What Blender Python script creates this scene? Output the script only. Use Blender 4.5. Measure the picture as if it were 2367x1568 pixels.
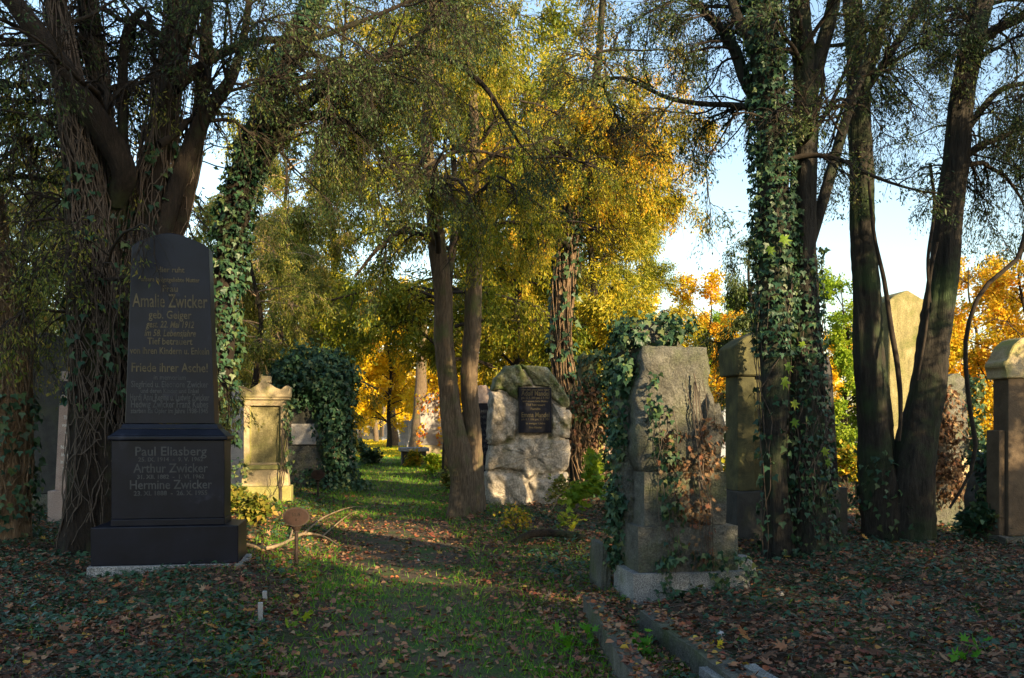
import bpy, bmesh, math, random
import numpy as np
from mathutils import Vector, Matrix

for o in list(bpy.data.objects): bpy.data.objects.remove(o)
sc = bpy.context.scene
COL = sc.collection
rng = np.random.default_rng(11)
random.seed(11)
R_ = math.radians
# ------------------------------------------------------------------ camera
F, CX, HY, H = 2050.0, 1183.5, 985.0, 1.5
cam_d = bpy.data.cameras.new('camera'); cam = bpy.data.objects.new('camera', cam_d); COL.objects.link(cam)
cam.location = (0, 0, H); cam.rotation_euler = (R_(90), 0, 0)
cam_d.sensor_width = 36; cam_d.lens = F / 2367 * 36; cam_d.shift_y = 201 / 2367
cam_d.clip_start = 0.1; cam_d.clip_end = 2000
sc.camera = cam
# ------------------------------------------------------------------ light
SUN_EL, SX, SY = R_(19), 0.66, -0.75
world = bpy.data.worlds.new("World"); sc.world = world; world.use_nodes = True
wn = world.node_tree; bg = wn.nodes['Background']
sky = wn.nodes.new('ShaderNodeTexSky'); sky.sky_type = 'NISHITA'; sky.sun_disc = False
sky.sun_elevation = SUN_EL; sky.sun_rotation = math.atan2(SX, SY)
sky.air_density = 1.3; sky.dust_density = 1.2; sky.ozone_density = 1.5
wn.links.new(sky.outputs[0], bg.inputs[0]); bg.inputs[1].default_value = 0.135
sl = bpy.data.lights.new('sun', 'SUN'); sl.energy = 5; sl.angle = R_(0.5); sl.color = (1.0, 0.76, 0.44)
sun = bpy.data.objects.new('sun', sl); COL.objects.link(sun)
sdir = Vector((SX, SY, 0)).normalized() * math.cos(SUN_EL) + Vector((0, 0, math.sin(SUN_EL)))
sun.rotation_euler = sdir.to_track_quat('Z', 'Y').to_euler(); sun.location = (20, -20, 20)
sc.view_settings.view_transform = 'Standard'; sc.view_settings.look = 'None'
sc.view_settings.exposure = 1.45; sc.view_settings.gamma = 1
sc.render.resolution_x = 1024; sc.render.resolution_y = 678
sc.cycles.max_bounces = 6; sc.cycles.transparent_max_bounces = 4

# ------------------------------------------------------------------ coordinates
def sm(v, a, b):
    t = np.clip((v - a) / (b - a), 0, 1); return t * t * (3 - 2 * t)
def udist(x, y): return ((x + 0.47) + 0.158 * (y - 5.3)) * 0.988
def hgt(x, y):
    x = np.asarray(x, float); y = np.asarray(y, float)
    u = udist(x, y); w = np.where(u > 0, sm(u, 1.5 - .7 * sm(y, 9, 11), 3.2 - 1.2 * sm(y, 9, 11)), sm(-u, .75, 2.0)) * (1 - 0.6 * sm(y, 25, 45))
    far = 1 - sm(np.hypot(x, y), 40, 90)
    h = 0.11 * w + (0.03 * np.sin(1.9 * x + 0.7 * y) + 0.02 * np.sin(3.1 * y - 2.3 * x + 1)) * (0.25 + w) * far
    h = h + 0.008 * np.sin(9 * x + 4 * y) * np.sin(7 * y - 3 * x) * far
    return h
def W(px, py, Y): return np.array([(px - CX) / F * Y, Y, H - (py - HY) / F * Y])
def G(px, py):
    z = 0.0
    for _ in range(6):
        Y = (H - z) * F / (py - HY); X = (px - CX) / F * Y; z = float(hgt(X, Y))
    return np.array([X, Y, z])
ROT = R_(9.1)

# ------------------------------------------------------------------ mesh helpers
def link(name, me, mat, parent=None):
    o = bpy.data.objects.new(name, me); COL.objects.link(o)
    if mat is not None and me is not None:
        if len(me.materials) == 0: me.materials.append(mat)
    if parent is not None: o.parent = parent
    return o
def tag(o, label=None, cat=None, group=None, kind=None):
    if label: o['label'] = label
    if cat: o['category'] = cat
    if group: o['group'] = group
    if kind: o['kind'] = kind
    return o
def thing(name, label, cat, loc=(0, 0, 0), rz=0.0, group=None):
    o = bpy.data.objects.new(name, None); COL.objects.link(o); o.empty_display_size = .1
    o.location = tuple(loc); o.rotation_euler = (0, 0, rz)
    return tag(o, label, cat, group)

class Acc:
    def __init__(s): s.v = []; s.f = {3: [], 4: []}; s.t = {3: [], 4: []}; s.n = 0
    def add(s, v, f, tint=None):
        v = np.asarray(v, np.float32).reshape(-1, 3); f = np.asarray(f, np.int64); k = f.shape[1]
        s.v.append(v); s.f[k].append(f + s.n); s.n += len(v)
        s.t[k].append(np.full(len(f), 0.5, np.float32) if tint is None else np.asarray(tint, np.float32))
    def mesh(s, name, smooth=False, origin=None):
        me = bpy.data.meshes.new(name)
        if not s.v: return me
        v = np.concatenate(s.v)
        if origin is not None: v = v - np.asarray(origin, np.float32)
        me.vertices.add(len(v)); me.vertices.foreach_set('co', v.astype(np.float32).ravel())
        li = []; tot = []; tt = []
        for k in (3, 4):
            if s.f[k]:
                a = np.concatenate(s.f[k]); li.append(a.ravel()); tot.append(np.full(len(a), k)); tt.append(np.concatenate(s.t[k]))
        li = np.concatenate(li); tot = np.concatenate(tot); tt = np.concatenate(tt)
        me.loops.add(len(li)); me.loops.foreach_set('vertex_index', li.astype(np.int32))
        me.polygons.add(len(tot)); st = np.concatenate([[0], np.cumsum(tot)[:-1]])
        me.polygons.foreach_set('loop_start', st.astype(np.int32))
        me.update(calc_edges=True)
        at = me.attributes.new('tint', 'FLOAT', 'FACE'); at.data.foreach_set('value', tt)
        if smooth: me.shade_smooth()
        return me

def nrm(a): return a / np.maximum(np.linalg.norm(a, axis=-1, keepdims=True), 1e-9)

def tubes(acc, P, R, sides=4, tint=None):
    M, n, _ = P.shape
    T = nrm(np.gradient(P, axis=1)); md = nrm(P[:, -1] - P[:, 0])
    ref = np.where(np.abs(md[:, 2:3]) < .8, np.array([[0, 0, 1.]]), np.array([[1., .2, 0]]))
    U = nrm(np.cross(T, ref[:, None, :])); V = np.cross(T, U)
    a = np.arange(sides) / sides * 2 * np.pi
    ring = P[:, :, None] + R[:, :, None, None] * (U[:, :, None] * np.cos(a)[None, None, :, None] + V[:, :, None] * np.sin(a)[None, None, :, None])
    i, j, k = np.meshgrid(np.arange(M), np.arange(n - 1), np.arange(sides), indexing='ij')
    b = i * n * sides
    q = np.stack([b + j * sides + k, b + j * sides + (k + 1) % sides, b + (j + 1) * sides + (k + 1) % sides, b + (j + 1) * sides + k], -1).reshape(-1, 4)
    tt = None if tint is None else np.repeat(tint, (n - 1) * sides)
    acc.add(ring.reshape(-1, 3), q[:, ::-1], tt)

def spawn(P, R, K, n, lmin, lmax, ang=(.6, 1.2), wig=.18, droop=0., up=0., t0=.2, t1=1., rr=.55, rmin=.004, rmax=9, taper=.3, fall=.4, flat=1.0):
    M, m, _ = P.shape; N = M * K; ar = np.arange(N)
    P_ = np.repeat(P, K, 0); Rr = np.repeat(R, K, 0)
    t = rng.uniform(t0, t1, N) * (m - 1); i = np.minimum(t.astype(int), m - 2); f = t - i
    a = P_[ar, i]; b = P_[ar, i + 1]; st = a + (b - a) * f[:, None]; tan = nrm(b - a)
    rnd = rng.normal(size=(N, 3)); rnd[:, 2] *= flat; rnd = nrm(rnd)
    perp = nrm(rnd - (rnd * tan).sum(-1, keepdims=True) * tan)
    an = rng.uniform(*ang, N)[:, None]; d = tan * np.cos(an) + perp * np.sin(an); d[:, 2] += up; d = nrm(d)
    r0 = np.clip((Rr[ar, i] * (1 - f) + Rr[ar, i + 1] * f) * rr, rmin, rmax)
    L = rng.uniform(lmin, lmax, N) * (1 - fall * t / (m - 1)); step = (L / (n - 1))[:, None]
    out = np.zeros((N, n, 3)); out[:, 0] = st
    for k in range(1, n):
        d = d + rng.normal(size=(N, 3)) * wig; d[:, 2] -= droop; d = nrm(d); out[:, k] = out[:, k - 1] + d * step
    return out, r0[:, None] * np.linspace(1, taper, n)[None]

# leaf shapes: (u along, v across, w normal), triangles
LF = {
 'spray': (np.array([[0, 0, 0], [.5, .17, .04], [1, 0, -.05], [.45, -.17, .04]]), np.array([[0, 1, 2], [0, 2, 3]])),
 'leaf': (np.array([[0, 0, 0], [.45, .36, .1], [1, 0, -.1], [.45, -.36, .1]]), np.array([[0, 1, 2], [0, 2, 3]])),
 'curl': (np.array([[0, 0, 0], [.3, .38, .22], [.75, .3, .16], [1, 0, -.05], [.72, -.3, .2], [.3, -.36, .12]]), np.array([[0, 1, 2], [0, 2, 3], [0, 3, 4], [0, 4, 5]])),
 'ivy': (np.array([[0, 0, 0], [-.12, .3, .05], [.2, .55, -.04], [.42, .25, .06], [1, 0, -.1], [.42, -.25, .06], [.2, -.55, -.04], [-.12, -.3, .05]]),
         np.array([[0, 1, 2], [0, 2, 3], [0, 3, 4], [0, 4, 5], [0, 5, 6], [0, 6, 7]])),
 'blade': (np.array([[0, .05, 0], [0, -.05, 0], [.55, -.035, .1], [.55, .035, .1], [1, 0, .32]]), np.array([[0, 1, 2], [0, 2, 3], [3, 2, 4]])),
}
def _pal():
    pts = [(-.05, .03)]
    for a, r in ((150, .42), (120, .30), (88, .78), (62, .38), (40, .92), (20, .45), (0, 1.05), (-20, .45), (-40, .92), (-62, .38), (-88, .78), (-120, .30), (-150, .42)):
        pts.append((.25 + .72 * r * math.cos(R_(a)), .62 * r * math.sin(R_(a))))
    v = [(.25, 0, .04)] + [(x, y, (.05 if k % 2 else -.07)) for k, (x, y) in enumerate(pts)]
    n = len(pts); return np.array(v), np.array([[0, i + 1, (i + 1) % n + 1] for i in range(n)])
LF['maple'] = _pal()

def leaves(acc, pos, A, Nn, size, shape, tint):
    sh, tr = LF[shape]; n = len(pos)
    A = nrm(A); Nn = nrm(Nn - (Nn * A).sum(-1, keepdims=True) * A); B = np.cross(Nn, A)
    s = np.broadcast_to(np.asarray(size, float), (n,))[:, None, None]
    v = pos[:, None] + s * (A[:, None] * sh[None, :, 0:1] + B[:, None] * sh[None, :, 1:2] + Nn[:, None] * sh[None, :, 2:3])
    f = (np.arange(n)[:, None, None] * len(sh) + tr[None]).reshape(-1, 3)
    acc.add(v.reshape(-1, 3), f, np.repeat(tint, len(tr)))

def along(P, N, t0=.1, t1=1.):
    M, m, _ = P.shape; ii = rng.integers(0, M, N); t = rng.uniform(t0, t1, N) * (m - 1); i = np.minimum(t.astype(int), m - 2); f = (t - i)[:, None]
    a = P[ii, i]; b = P[ii, i + 1]; return a + (b - a) * f, nrm(b - a), ii

def resample(pts, step):
    pts = np.asarray(pts, float); n = len(pts)
    e = np.vstack([2 * pts[0] - pts[1], pts, 2 * pts[-1] - pts[-2]]); out = []
    for i in range(n - 1):
        p0, p1, p2, p3 = e[i], e[i + 1], e[i + 2], e[i + 3]
        k = max(2, int(np.linalg.norm(p2[:3] - p1[:3]) / step))
        for t in np.arange(k) / k:
            out.append(.5 * (2 * p1 + (p2 - p0) * t + (2 * p0 - 5 * p1 + 4 * p2 - p3) * t * t + (3 * p1 - p0 - 3 * p2 + p3) * t ** 3))
    out.append(pts[-1]); return np.array(out)

def trunk(acc, pts, step=.07, sides=22, ridge=.1, cap=False):
    """pts: rows x,y,z,r ; a barked stem with grooves and knots"""
    q = resample(pts, step); P = q[:, :3]; r = np.maximum(q[:, 3], .004)
    T = nrm(np.gradient(P, axis=0)); ref = np.array([1., .15, 0]) if abs(T[0, 2]) > .5 else np.array([0, 0, 1.])
    U = nrm(np.cross(T, ref)); V = np.cross(T, U); a = np.arange(sides) / sides * 2 * np.pi
    L = np.concatenate([[0], np.cumsum(np.linalg.norm(np.diff(P, axis=0), axis=1))])
    ph = rng.uniform(0, 6, 6)
    an = a[None]; z = L[:, None]
    m = 1 + ridge * (.6 * np.sin(5 * an + ph[0] + .8 * np.sin(1.1 * z + ph[1])) + .45 * np.sin(9 * an + ph[2] + 1.3 * np.sin(1.7 * z)) + .4 * np.sin(3 * an + 2.1 * z + ph[3])) \
        + ridge * .5 * np.sin(4.3 * z + ph[4] + an) + rng.normal(size=(len(z), sides)) * ridge * .22
    v = P[:, None] + (r[:, None] * m)[..., None] * (U[:, None] * np.cos(a)[None, :, None] + V[:, None] * np.sin(a)[None, :, None])
    n = len(P); j, k = np.meshgrid(np.arange(n - 1), np.arange(sides), indexing='ij')
    f = np.stack([j * sides + k, j * sides + (k + 1) % sides, (j + 1) * sides + (k + 1) % sides, (j + 1) * sides + k], -1).reshape(-1, 4)
    acc.add(v.reshape(-1, 3), f[:, ::-1], np.repeat(rng.uniform(.2, .8, n - 1), sides))
    return P, r, U, V

# ------------------------------------------------------------------ materials
def nt(name):
    m = bpy.data.materials.new(name); m.use_nodes = True; t = m.node_tree; b = t.nodes['Principled BSDF']; return m, t, b
def ramp(t, stops, interp='LINEAR'):
    r = t.nodes.new('ShaderNodeValToRGB'); r.color_ramp.interpolation = interp
    el = r.color_ramp.elements
    while len(el) < len(stops): el.new(.5)
    for e, (p, c) in zip(el, stops): e.position = p; e.color = (*c, 1)
    return r
def noise(t, scale, detail=6, rough=.6, coord=None, stretch=None):
    n = t.nodes.new('ShaderNodeTexNoise'); n.inputs['Scale'].default_value = scale; n.inputs['Detail'].default_value = detail; n.inputs['Roughness'].default_value = rough
    tc = t.nodes.new('ShaderNodeTexCoord'); src = tc.outputs['Object']
    if stretch:
        mp = t.nodes.new('ShaderNodeMapping'); mp.inputs['Scale'].default_value = stretch; t.links.new(src, mp.inputs[0]); src = mp.outputs[0]
    t.links.new(src, n.inputs['Vector']); return n
def mat_leaf(name, cols, trans=.35, rough=.5, spec=.3):
    m, t, b = nt(name)
    at = t.nodes.new('ShaderNodeAttribute'); at.attribute_name = 'tint'
    k = len(cols); r = ramp(t, [(i / (k - 1), c) for i, c in enumerate(cols)]); t.links.new(at.outputs['Fac'], r.inputs[0])
    t.links.new(r.outputs[0], b.inputs['Base Color']); b.inputs['Roughness'].default_value = rough
    b.inputs['Specular IOR Level'].default_value = spec
    tr = t.nodes.new('ShaderNodeBsdfTranslucent'); t.links.new(r.outputs[0], tr.inputs[0])
    mx = t.nodes.new('ShaderNodeMixShader'); mx.inputs[0].default_value = trans
    t.links.new(b.outputs[0], mx.inputs[1]); t.links.new(tr.outputs[0], mx.inputs[2])
    t.links.new(mx.outputs[0], t.nodes['Material Output'].inputs[0]); return m
def mat_noise(name, stops, scale=8, rough=.85, bump=.4, bdist=.02, bscale=30, stretch=None, second=None, spec=.3, fine=None):
    m, t, b = nt(name)
    n = noise(t, scale, 8, .65, stretch=stretch); r = ramp(t, stops); t.links.new(n.outputs[0], r.inputs[0]); col = r.outputs[0]
    if second:   # (scale, lo, hi, colour)
        n2 = noise(t, second[0], 5, .6); r2 = ramp(t, [(second[1], (0, 0, 0)), (second[2], (1, 1, 1))]); t.links.new(n2.outputs[0], r2.inputs[0])
        mx = t.nodes.new('ShaderNodeMix'); mx.data_type = 'RGBA'; t.links.new(r2.outputs[0], mx.inputs[0]); t.links.new(col, mx.inputs[6]); mx.inputs[7].default_value = (*second[3], 1); col = mx.outputs[2]
    if fine:     # (scale, amount) speckle
        n4 = noise(t, fine[0], 2, .5); r4 = ramp(t, [(.38, (1 - fine[1],) * 3), (.62, (1 + fine[1],) * 3)]); t.links.new(n4.outputs[0], r4.inputs[0])
        mm = t.nodes.new('ShaderNodeMix'); mm.data_type = 'RGBA'; mm.blend_type = 'MULTIPLY'; mm.inputs[0].default_value = 1; t.links.new(col, mm.inputs[6]); t.links.new(r4.outputs[0], mm.inputs[7]); col = mm.outputs[2]
    t.links.new(col, b.inputs['Base Color']); b.inputs['Roughness'].default_value = rough; b.inputs['Specular IOR Level'].default_value = spec
    n3 = noise(t, bscale, 8, .7, stretch=stretch); bp = t.nodes.new('ShaderNodeBump'); bp.inputs['Strength'].default_value = bump; bp.inputs['Distance'].default_value = bdist
    t.links.new(n3.outputs[0], bp.inputs['Height']); t.links.new(bp.outputs[0], b.inputs['Normal']); return m

M = {}
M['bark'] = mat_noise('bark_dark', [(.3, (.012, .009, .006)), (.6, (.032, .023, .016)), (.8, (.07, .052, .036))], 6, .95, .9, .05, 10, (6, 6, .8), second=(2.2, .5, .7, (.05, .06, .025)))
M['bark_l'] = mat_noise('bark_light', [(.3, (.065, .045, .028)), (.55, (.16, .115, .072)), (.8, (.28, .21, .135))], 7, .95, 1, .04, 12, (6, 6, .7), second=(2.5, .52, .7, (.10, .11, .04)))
M['bark_g'] = mat_noise('bark_grey', [(.3, (.014, .013, .010)), (.55, (.040, .035, .028)), (.8, (.08, .072, .058))], 6, .95, 1, .04, 12, (6, 6, .7), second=(1.8, .48, .66, (.045, .07, .03)))
M['bark_v'] = mat_noise('bark_shaggy', [(.3, (.10, .06, .035)), (.55, (.28, .19, .11)), (.8, (.42, .31, .2))], 8, .95, 1, .05, 14, (7, 7, .5))
M['vine'] = mat_noise('vine_stem', [(.3, (.045, .034, .025)), (.7, (.14, .11, .085))], 12, .9, .3, .01, 40)
M['twig'] = mat_noise('twig_bark', [(.3, (.014, .011, .008)), (.7, (.045, .034, .024))], 10, .95, .2, .01, 40)
M['twig_l'] = mat_noise('twig_bark_light', [(.3, (.16, .11, .065)), (.7, (.34, .25, .15))], 10, .95, .2, .01, 40)
M['lf_dark'] = mat_leaf('foliage_dark_green', [(.012, .03, .012), (.022, .05, .016), (.045, .08, .02), (.09, .12, .03), (.16, .12, .03)], .3)
M['lf_olive'] = mat_leaf('foliage_olive', [(.025, .05, .010), (.07, .11, .015), (.17, .19, .025), (.32, .27, .05), (.40, .22, .05)], .35)
M['lf_gold'] = mat_leaf('foliage_gold_green', [(.03, .07, .008), (.11, .16, .010), (.27, .27, .016), (.52, .37, .025), (.62, .27, .03)], .42)
M['lf_yellow'] = mat_leaf('foliage_yellow', [(.50, .42, .015), (.78, .58, .015), (.85, .62, .02), (.82, .50, .02), (.55, .46, .03)], .45)
M['lf_orange'] = mat_leaf('foliage_orange', [(.20, .24, .02), (.55, .45, .02), (.72, .42, .02), (.70, .26, .02), (.60, .09, .015)], .45)
M['lf_rust'] = mat_leaf('foliage_gold_rust', [(.05, .09, .01), (.20, .22, .015), (.50, .40, .02), (.72, .36, .02), (.62, .11, .015)], .42)
M['lf_lime'] = mat_leaf('foliage_lime', [(.09, .20, .015), (.20, .32, .02), (.38, .44, .03), (.60, .50, .04)], .45)
M['ivy'] = mat_leaf('ivy_leaf', [(.014, .04, .02), (.022, .065, .032), (.035, .085, .04), (.06, .11, .045), (.12, .14, .04)], .12, .45, .3)
M['brownleaf'] = mat_leaf('dry_leaf', [(.06, .035, .02), (.13, .075, .035), (.20, .12, .06), (.17, .065, .035), (.32, .22, .11)], .15, .7)
M['litter'] = mat_leaf('leaf_litter', [(.045, .022, .014), (.11, .052, .028), (.19, .095, .05), (.27, .15, .085), (.20, .05, .03), (.36, .22, .12), (.34, .10, .04), (.55, .38, .06)], .1, .75)
M['grass'] = mat_leaf('grass_blade', [(.035, .14, .008), (.08, .25, .010), (.15, .33, .015), (.32, .38, .03)], .3, .5)
M['soil'] = mat_noise('ground_soil', [(.3, (.03, .02, .013)), (.5, (.075, .05, .03)), (.72, (.14, .09, .055))], 14, 1, .8, .04, 40, second=(.9, .48, .62, (.05, .075, .02)), fine=(90, .35))
M['path'] = mat_noise('path_soil', [(.3, (.045, .033, .022)), (.55, (.09, .066, .042)), (.75, (.14, .105, .07))], 9, 1, .7, .03, 50, second=(2.3, .46, .62, (.045, .085, .016)), fine=(120, .3))
M['black'] = mat_noise('black_granite', [(.35, (.003, .004, .009)), (.65, (.008, .010, .020))], 3, .38, .05, .003, 200, spec=.22, second=(3.2, .60, .78, (.045, .05, .075)), fine=(300, .25))
M['gold'] = mat_noise('worn_gilding', [(.3, (.05, .04, .022)), (.7, (.15, .12, .06))], 9, .6, .1, .003, 60)
M['grey_ink'] = mat_noise('worn_grey_lettering', [(.3, (.03, .033, .036)), (.7, (.075, .078, .078))], 9, .6, .1, .003, 60)
M['granite'] = mat_noise('grey_granite', [(.35, (.16, .16, .155)), (.65, (.30, .29, .27))], 5, .85, .5, .01, 80, fine=(110, .5), second=(2.2, .55, .75, (.12, .13, .08)))
M['greyst'] = mat_noise('weathered_grey_stone', [(.3, (.07, .068, .056)), (.55, (.145, .14, .115)), (.78, (.25, .24, .20))], 5, .92, 1, .06, 13, second=(2.6, .45, .68, (.085, .10, .045)), fine=(70, .22))
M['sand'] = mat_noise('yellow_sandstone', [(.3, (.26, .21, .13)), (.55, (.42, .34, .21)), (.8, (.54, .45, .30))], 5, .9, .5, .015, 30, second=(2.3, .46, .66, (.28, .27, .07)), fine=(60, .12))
M['moss_sand'] = mat_noise('mossy_sandstone', [(.3, (.22, .20, .08)), (.55, (.32, .30, .10)), (.8, (.40, .37, .16))], 6, .9, .5, .015, 30, second=(3, .5, .7, (.16, .17, .05)), fine=(60, .15))
M['boulder'] = mat_noise('pale_boulder_stone', [(.28, (.15, .13, .10)), (.5, (.40, .35, .28)), (.75, (.60, .52, .42))], 4, .92, 1, .05, 14, second=(1.7, .55, .66, (.12, .12, .05)), fine=(30, .22))
M['mossrock'] = mat_noise('mossy_boulder_stone', [(.28, (.10, .11, .05)), (.5, (.20, .20, .11)), (.75, (.40, .37, .28))], 5, .95, 1, .05, 16, second=(2.2, .5, .6, (.07, .10, .025)), fine=(30, .25))
M['panelst'] = mat_noise('dark_sandstone', [(.3, (.13, .12, .055)), (.55, (.24, .21, .10)), (.8, (.36, .31, .18))], 9, .92, .6, .015, 40, (1, 1, .35), second=(3, .5, .7, (.12, .13, .04)), fine=(60, .2))  # darker, streaked sandstone for the recessed panel and the pillar shaft
M['pale'] = mat_noise('pale_stone', [(.3, (.28, .26, .24)), (.7, (.45, .42, .39))], 4, .9, .4, .01, 30, second=(2, .6, .8, (.2, .21, .13)), fine=(60, .12))
M['bluegrey'] = mat_noise('blue_grey_stone', [(.3, (.20, .22, .25)), (.7, (.32, .34, .37))], 4, .85, .3, .01, 30)
M['pink'] = mat_noise('pinkish_stone', [(.3, (.30, .22, .19)), (.7, (.42, .33, .28))], 5, .85, .3, .01, 40, fine=(80, .15))
M['darkst'] = mat_noise('dark_stone', [(.3, (.022, .023, .022)), (.7, (.06, .06, .055))], 5, .75, .5, .02, 30, second=(2, .5, .7, (.05, .055, .025)))
M['olivest'] = mat_noise('olive_lichen_stone', [(.3, (.04, .04, .022)), (.7, (.11, .105, .05))], 4, .92, .5, .02, 26, second=(2, .5, .7, (.14, .13, .05)))
M['brownst'] = mat_noise('brown_stone', [(.3, (.07, .05, .033)), (.7, (.15, .11, .07))], 4, .9, .5, .015, 30)
M['iron'] = mat_noise('dark_painted_iron', [(.3, (.020, .014, .011)), (.7, (.055, .035, .025))], 12, .6, .4, .005, 60)
M['iron_p'] = mat_noise('rusty_plate', [(.3, (.02, .011, .008)), (.7, (.04, .019, .012))], 12, .8, .4, .004, 60)
M['white'] = mat_noise('white_scrap', [(.3, (.5, .48, .46)), (.7, (.7, .68, .66))], 8, .9, .5, .01, 30)
M['whitew'] = mat_noise('white_wall', [(.3, (.62, .60, .55)), (.7, (.75, .73, .68))], 2, .9, .2, .01, 30)

# ------------------------------------------------------------------ solid helpers
def bm_mesh(name, bm, smooth=False, bevel=0, seg=2):
    if bevel: bmesh.ops.bevel(bm, geom=list(bm.edges), offset=bevel, segments=seg, profile=.6, affect='EDGES', clamp_overlap=True)
    bmesh.ops.recalc_face_normals(bm, faces=bm.faces)
    me = bpy.data.meshes.new(name); bm.to_mesh(me); bm.free()
    if smooth: me.shade_smooth()
    return me
def jag(bm, amt, cuts=0):
    if cuts: bmesh.ops.subdivide_edges(bm, edges=list(bm.edges), cuts=cuts, use_grid_fill=True)
    for v in bm.verts:
        v.co += Vector([random.uniform(-1, 1) * amt for _ in range(3)])
def block(name, mat, par, x0, x1, y0, y1, z0, z1, bev=.012, tx=0, ty=0, rough=0):
    """box; tx, ty = how much the top is drawn in on each side"""
    bm = bmesh.new()
    vs = [bm.verts.new(c) for c in [(x0, y0, z0), (x1, y0, z0), (x1, y1, z0), (x0, y1, z0), (x0 + tx, y0 + ty, z1), (x1 - tx, y0 + ty, z1), (x1 - tx, y1 - ty, z1), (x0 + tx, y1 - ty, z1)]]
    for f in [(0, 1, 2, 3), (4, 5, 6, 7), (0, 1, 5, 4), (1, 2, 6, 5), (2, 3, 7, 6), (3, 0, 4, 7)]: bm.faces.new([vs[i] for i in f])
    if rough: jag(bm, rough, 3)
    me = bm_mesh(name, bm, False, bev if not rough else 0)
    return link(name, me, mat, par)
def prism(name, mat, par, outl, y0, y1, bev=.012, tip=0):
    """outline in (x,z), extruded from y0 (front) to y1"""
    bm = bmesh.new()
    a = [bm.verts.new((x, y0, z)) for x, z in outl]; b = [bm.verts.new((x, y1, z)) for x, z in outl]
    bm.faces.new(a); bm.faces.new(b[::-1]); n = len(a)
    for i in range(n): bm.faces.new([a[i], b[i], b[(i + 1) % n], a[(i + 1) % n]])
    me = bm_mesh(name, bm, False, bev, 1); return link(name, me, mat, par)
def rock(name, mat, par, outl, yf, yb, bulge=.06, amt=.02, step=.06, inset=.06):
    """rough hewn stone with outline (x,z); face bulges towards the viewer"""
    o = []; n = len(outl)
    for i in range(n):
        a = np.array(outl[i]); b = np.array(outl[(i + 1) % n]); k = max(1, int(np.linalg.norm(b - a) / step))
        for t in range(k): o.append(a + (b - a) * t / k)
    o = np.array(o); n = len(o); c = o.mean(0)
    o = o + rng.normal(size=o.shape) * amt * .35
    rings = [(1, yb), (1.0, (yf + yb) / 2), (1.0, yf + inset * .8)]
    for s in (.93, .84, .72, .58, .42, .25, .1): rings.append((s, yf + inset * .8 * max(0, (s - .84) / .16) - bulge * (1 - s)))
    V = []; ph = rng.uniform(0, 6, 4)
    for k, (s, y) in enumerate(rings):
        q = c + (o - c) * s
        d = amt * (np.sin(q[:, 0] * 13 + ph[0]) * np.sin(q[:, 1] * 11 + ph[1]) + .7 * np.sin(q[:, 0] * 29 + q[:, 1] * 23 + ph[2])) + rng.normal(size=n) * amt * .35
        yy = np.full(n, y) + (d if k >= 2 else d * .5)
        if k == 1: q = q + rng.normal(size=q.shape) * amt * .5
        V.append(np.stack([q[:, 0], yy, q[:, 1]], -1))
    V = np.concatenate(V + [np.array([[c[0], yf - bulge, c[1]]])])
    ac = Acc(); K = len(rings); f = []
    for k in range(K - 1):
        for i in range(n): f.append((k * n + i, k * n + (i + 1) % n, (k + 1) * n + (i + 1) % n, (k + 1) * n + i))
    ac.add(V, f); tri = [((K - 1) * n + i, (K - 1) * n + (i + 1) % n, K * n) for i in range(n)]
    ac.f[3].append(np.array(tri)); ac.t[3].append(np.full(n, .5, np.float32))
    # back cap
    ac.v.append(np.array([[c[0], yb, c[1]]], np.float32)); bi = ac.n; ac.n += 1
    ac.f[3].append(np.array([(i, bi, (i + 1) % n) for i in range(n)])); ac.t[3].append(np.full(n, .5, np.float32))
    me = ac.mesh(name, False)
    bm = bmesh.new(); bm.from_mesh(me); bmesh.ops.recalc_face_normals(bm, faces=bm.faces); bm.to_mesh(me); bm.free()
    return link(name, me, mat, par)
def text(body, x, y, z, size, mat, par, width=None, off=.0, shear=0, depth=.002, name='lettering'):
    cu = bpy.data.curves.new('t', 'FONT'); cu.body = body; cu.size = size; cu.align_x = 'CENTER'; cu.extrude = depth; cu.offset = off; cu.shear = shear; cu.resolution_u = 2
    o = bpy.data.objects.new('t', cu); COL.objects.link(o)
    bpy.context.view_layer.update(); dg = bpy.context.evaluated_depsgraph_get()
    me = bpy.data.meshes.new_from_object(o.evaluated_get(dg)); w = max(o.dimensions.x, .001)
    bpy.data.objects.remove(o); bpy.data.curves.remove(cu); me.name = name
    s = 1 if width is None else width / w
    me.transform(Matrix.Translation((x, y, z)) @ Matrix.Rotation(R_(90), 4, 'X') @ Matrix.Diagonal((s, 1, 1, 1)))
    return link(name, me, mat, par)

def ivy_cloud(acc, n, boxes, size=(.05, .09), shape='ivy', spread=.05, tmin=0, tmax=1, sq=True):
    """leaves over the skin of ellipsoids (cx,cy,cz,rx,ry,rz)"""
    vol = np.array([b[3] * b[5] + b[4] * b[5] for b in boxes]); vol = vol / vol.sum()
    for b, w in zip(boxes, vol):
        k = int(n * w); d = nrm(rng.normal(size=(k, 3)) )
        e = np.sign(d) * np.abs(d) ** .7
        e = e / np.maximum(np.abs(e).max(-1, keepdims=True), 1e-3) ** .4 if sq else d * (1 + .13 * np.sin(d[:, :1] * 7 + b[0] * 5) * np.sin(d[:, 2:] * 6 + b[1]) + .08 * np.sin(d[:, :1] * 15 + d[:, 2:] * 13))
        pos = np.array(b[:3]) + e * np.array(b[3:]) * rng.uniform(.8, 1.08, (k, 1)) + rng.normal(size=(k, 3)) * spread
        A = np.array([[0, 0, -1.]]) + d * .45 + rng.normal(size=(k, 3)) * .5
        leaves(acc, pos, A, d + rng.normal(size=(k, 3)) * .45, rng.uniform(*size, k), shape, rng.uniform(tmin, tmax, k))

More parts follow.
